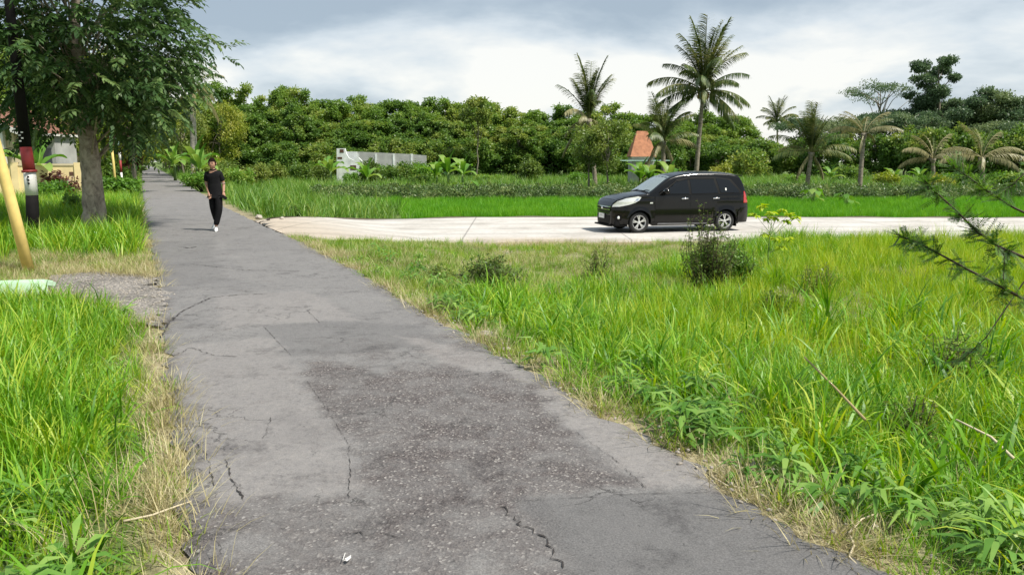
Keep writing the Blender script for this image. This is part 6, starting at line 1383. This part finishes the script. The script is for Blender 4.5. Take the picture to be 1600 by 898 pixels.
stick([(1345, 735), (1300, 700), (1250, 668)], .009, 'straight brown stalk lying across the green grass', 'stem', .3, heights=(.28, .36, .46))
stick([(1580, 790), (1540, 765), (1485, 745)], .010, 'pale stalk lying in the grass at the right', 'palestem', .3, heights=(.24, .30, .34))
stick([(195, 838), (240, 828), (282, 812), (300, 806)], .006, 'pale dry stalk poking onto the asphalt from the left verge', 'palestem', .05)
mb = MB(); gg = random.Random(4); V = [(0, 0, .012), (.02, .03, .02), (.01, .08, .014), (-.01, .05, .012), (-.022, .02, .018)]
mb.addv(V, [np.array([[0, 1, 2, 3, 4]])]); mb.addv([(v[0], v[1], v[2] - .003) for v in V], [np.array([[4, 3, 2, 1, 0]])]); mb.tube([(-.0, 0, .012), (-.03, -.0, .02), (-.035, .1, .016)], .003, 5)
r = mb.obj('dry_leaf', M['whitep'], smooth=False); r.location = G(543, 888) + Vector((0, 0, .028)); r.scale = (.6, .6, .6); tag(r, 'small white curled leaf lying on the asphalt at the bottom', 'leaf')
# stones
def stone(u, v, s_, lb, col=(0.55, 0.47, 0.38)):
    bm = bmesh.new(); bmesh.ops.create_icosphere(bm, subdivisions=3, radius=1); g = random.Random(u * 7 + v)
    sh = [g.uniform(.7, 1.1) for _ in range(3)]; off = Vector((g.random() * 9, g.random() * 9, 0))
    for q in bm.verts: k = 1 + .35 * (mnoise.noise(q.co * 1.3 + off)); q.co = Vector((q.co.x * sh[0], q.co.y * sh[1], q.co.z * .6 * sh[2])) * s_ * k
    me = bpy.data.meshes.new('stone'); bm.to_mesh(me); bm.free(); me.materials.append(STM); r = link('stone', me); p = GT(u, v); r.location = p + Vector((0, 0, s_ * .35)); tag(r, lb, 'stone', 'stones at the road edges')
STM = plain('tan stone', (0.38, 0.34, 0.29), .9, var=.25, scale=9, bumpv=.4)
for u, v, s_, lb in [(405, 342, .14, 'larger tan stone at the road corner behind the walking man'), (441, 344, .11, 'tan stone on the far edge of the side road near the creeper'), (478, 343, .06, 'small stone next to the creeper mound'), (760, 527, .07, 'pale flat stone at the right asphalt edge'), (792, 548, .045, 'small stone in the gravel of the right edge'), (238, 508, .05, 'pale stone on the left asphalt edge by the gravel'),
                     (1160, 345 + 40, .05, 'small stone on the near edge of the side road')]: stone(u, v, s_, lb)
# loose gravel beside the asphalt: uncountable
mb = MB(); g = random.Random(8)
for i in range(5):
    mb = MB(); bm = bmesh.new(); bmesh.ops.create_icosphere(bm, subdivisions=1, radius=1)
    V = [tuple(Vector((q.co.x, q.co.y * .8, q.co.z * .55)) * (1 + g.uniform(-.25, .25))) for q in bm.verts]; Fc = np.array([[q.index for q in f.verts] for f in bm.faces]); bm.free(); mb.addv(V, Fc); template('pebble', 'pebble%d' % i, mb, STM)
x, y = sample(-5, 3, 1.7, 17, 70, lambda x, y: R_ok(x, y, -.12) & (dedge(x, y) < .40) & (nz(x, y, 2.2, 3) > .45))
x2, y2 = sample(-8, -2, 6, 12, 150, lambda x, y: inpoly(x, y, gpoly))
xx, yy = np.concatenate([x, x2]), np.concatenate([y, y2])
scatter('loose_gravel', 'pebble', pts(xx, yy, .035), rng.uniform(.006, .020, len(xx)), 5, 'loose pebbles along the broken asphalt edge and in the entrance', cat='gravel')
# litter under the big tree
for i, (u, v, lb) in enumerate([(141, 371, 'larger crumpled white plastic bag in the grass under the big tree'), (178, 371, 'crumpled white plastic scrap right of the bag'), (192, 372, 'small white scrap nearest the road edge')]):
    bm = bmesh.new(); bmesh.ops.create_icosphere(bm, subdivisions=3, radius=1); g = random.Random(i)
    for q in bm.verts: q.co = Vector((q.co.x * 1.3, q.co.y, q.co.z * .6)) * (.10 - .02 * i) * (1 + .7 * mnoise.noise(q.co * 2.2 + Vector((i * 5, 0, 0))))
    me = bpy.data.meshes.new('plastic_litter'); bm.to_mesh(me); bm.free(); me.materials.append(M['plate']); r = link('plastic_litter', me); r.location = GT(u, v + 3) + Vector((0, 0, .12)); tag(r, lb, 'litter')
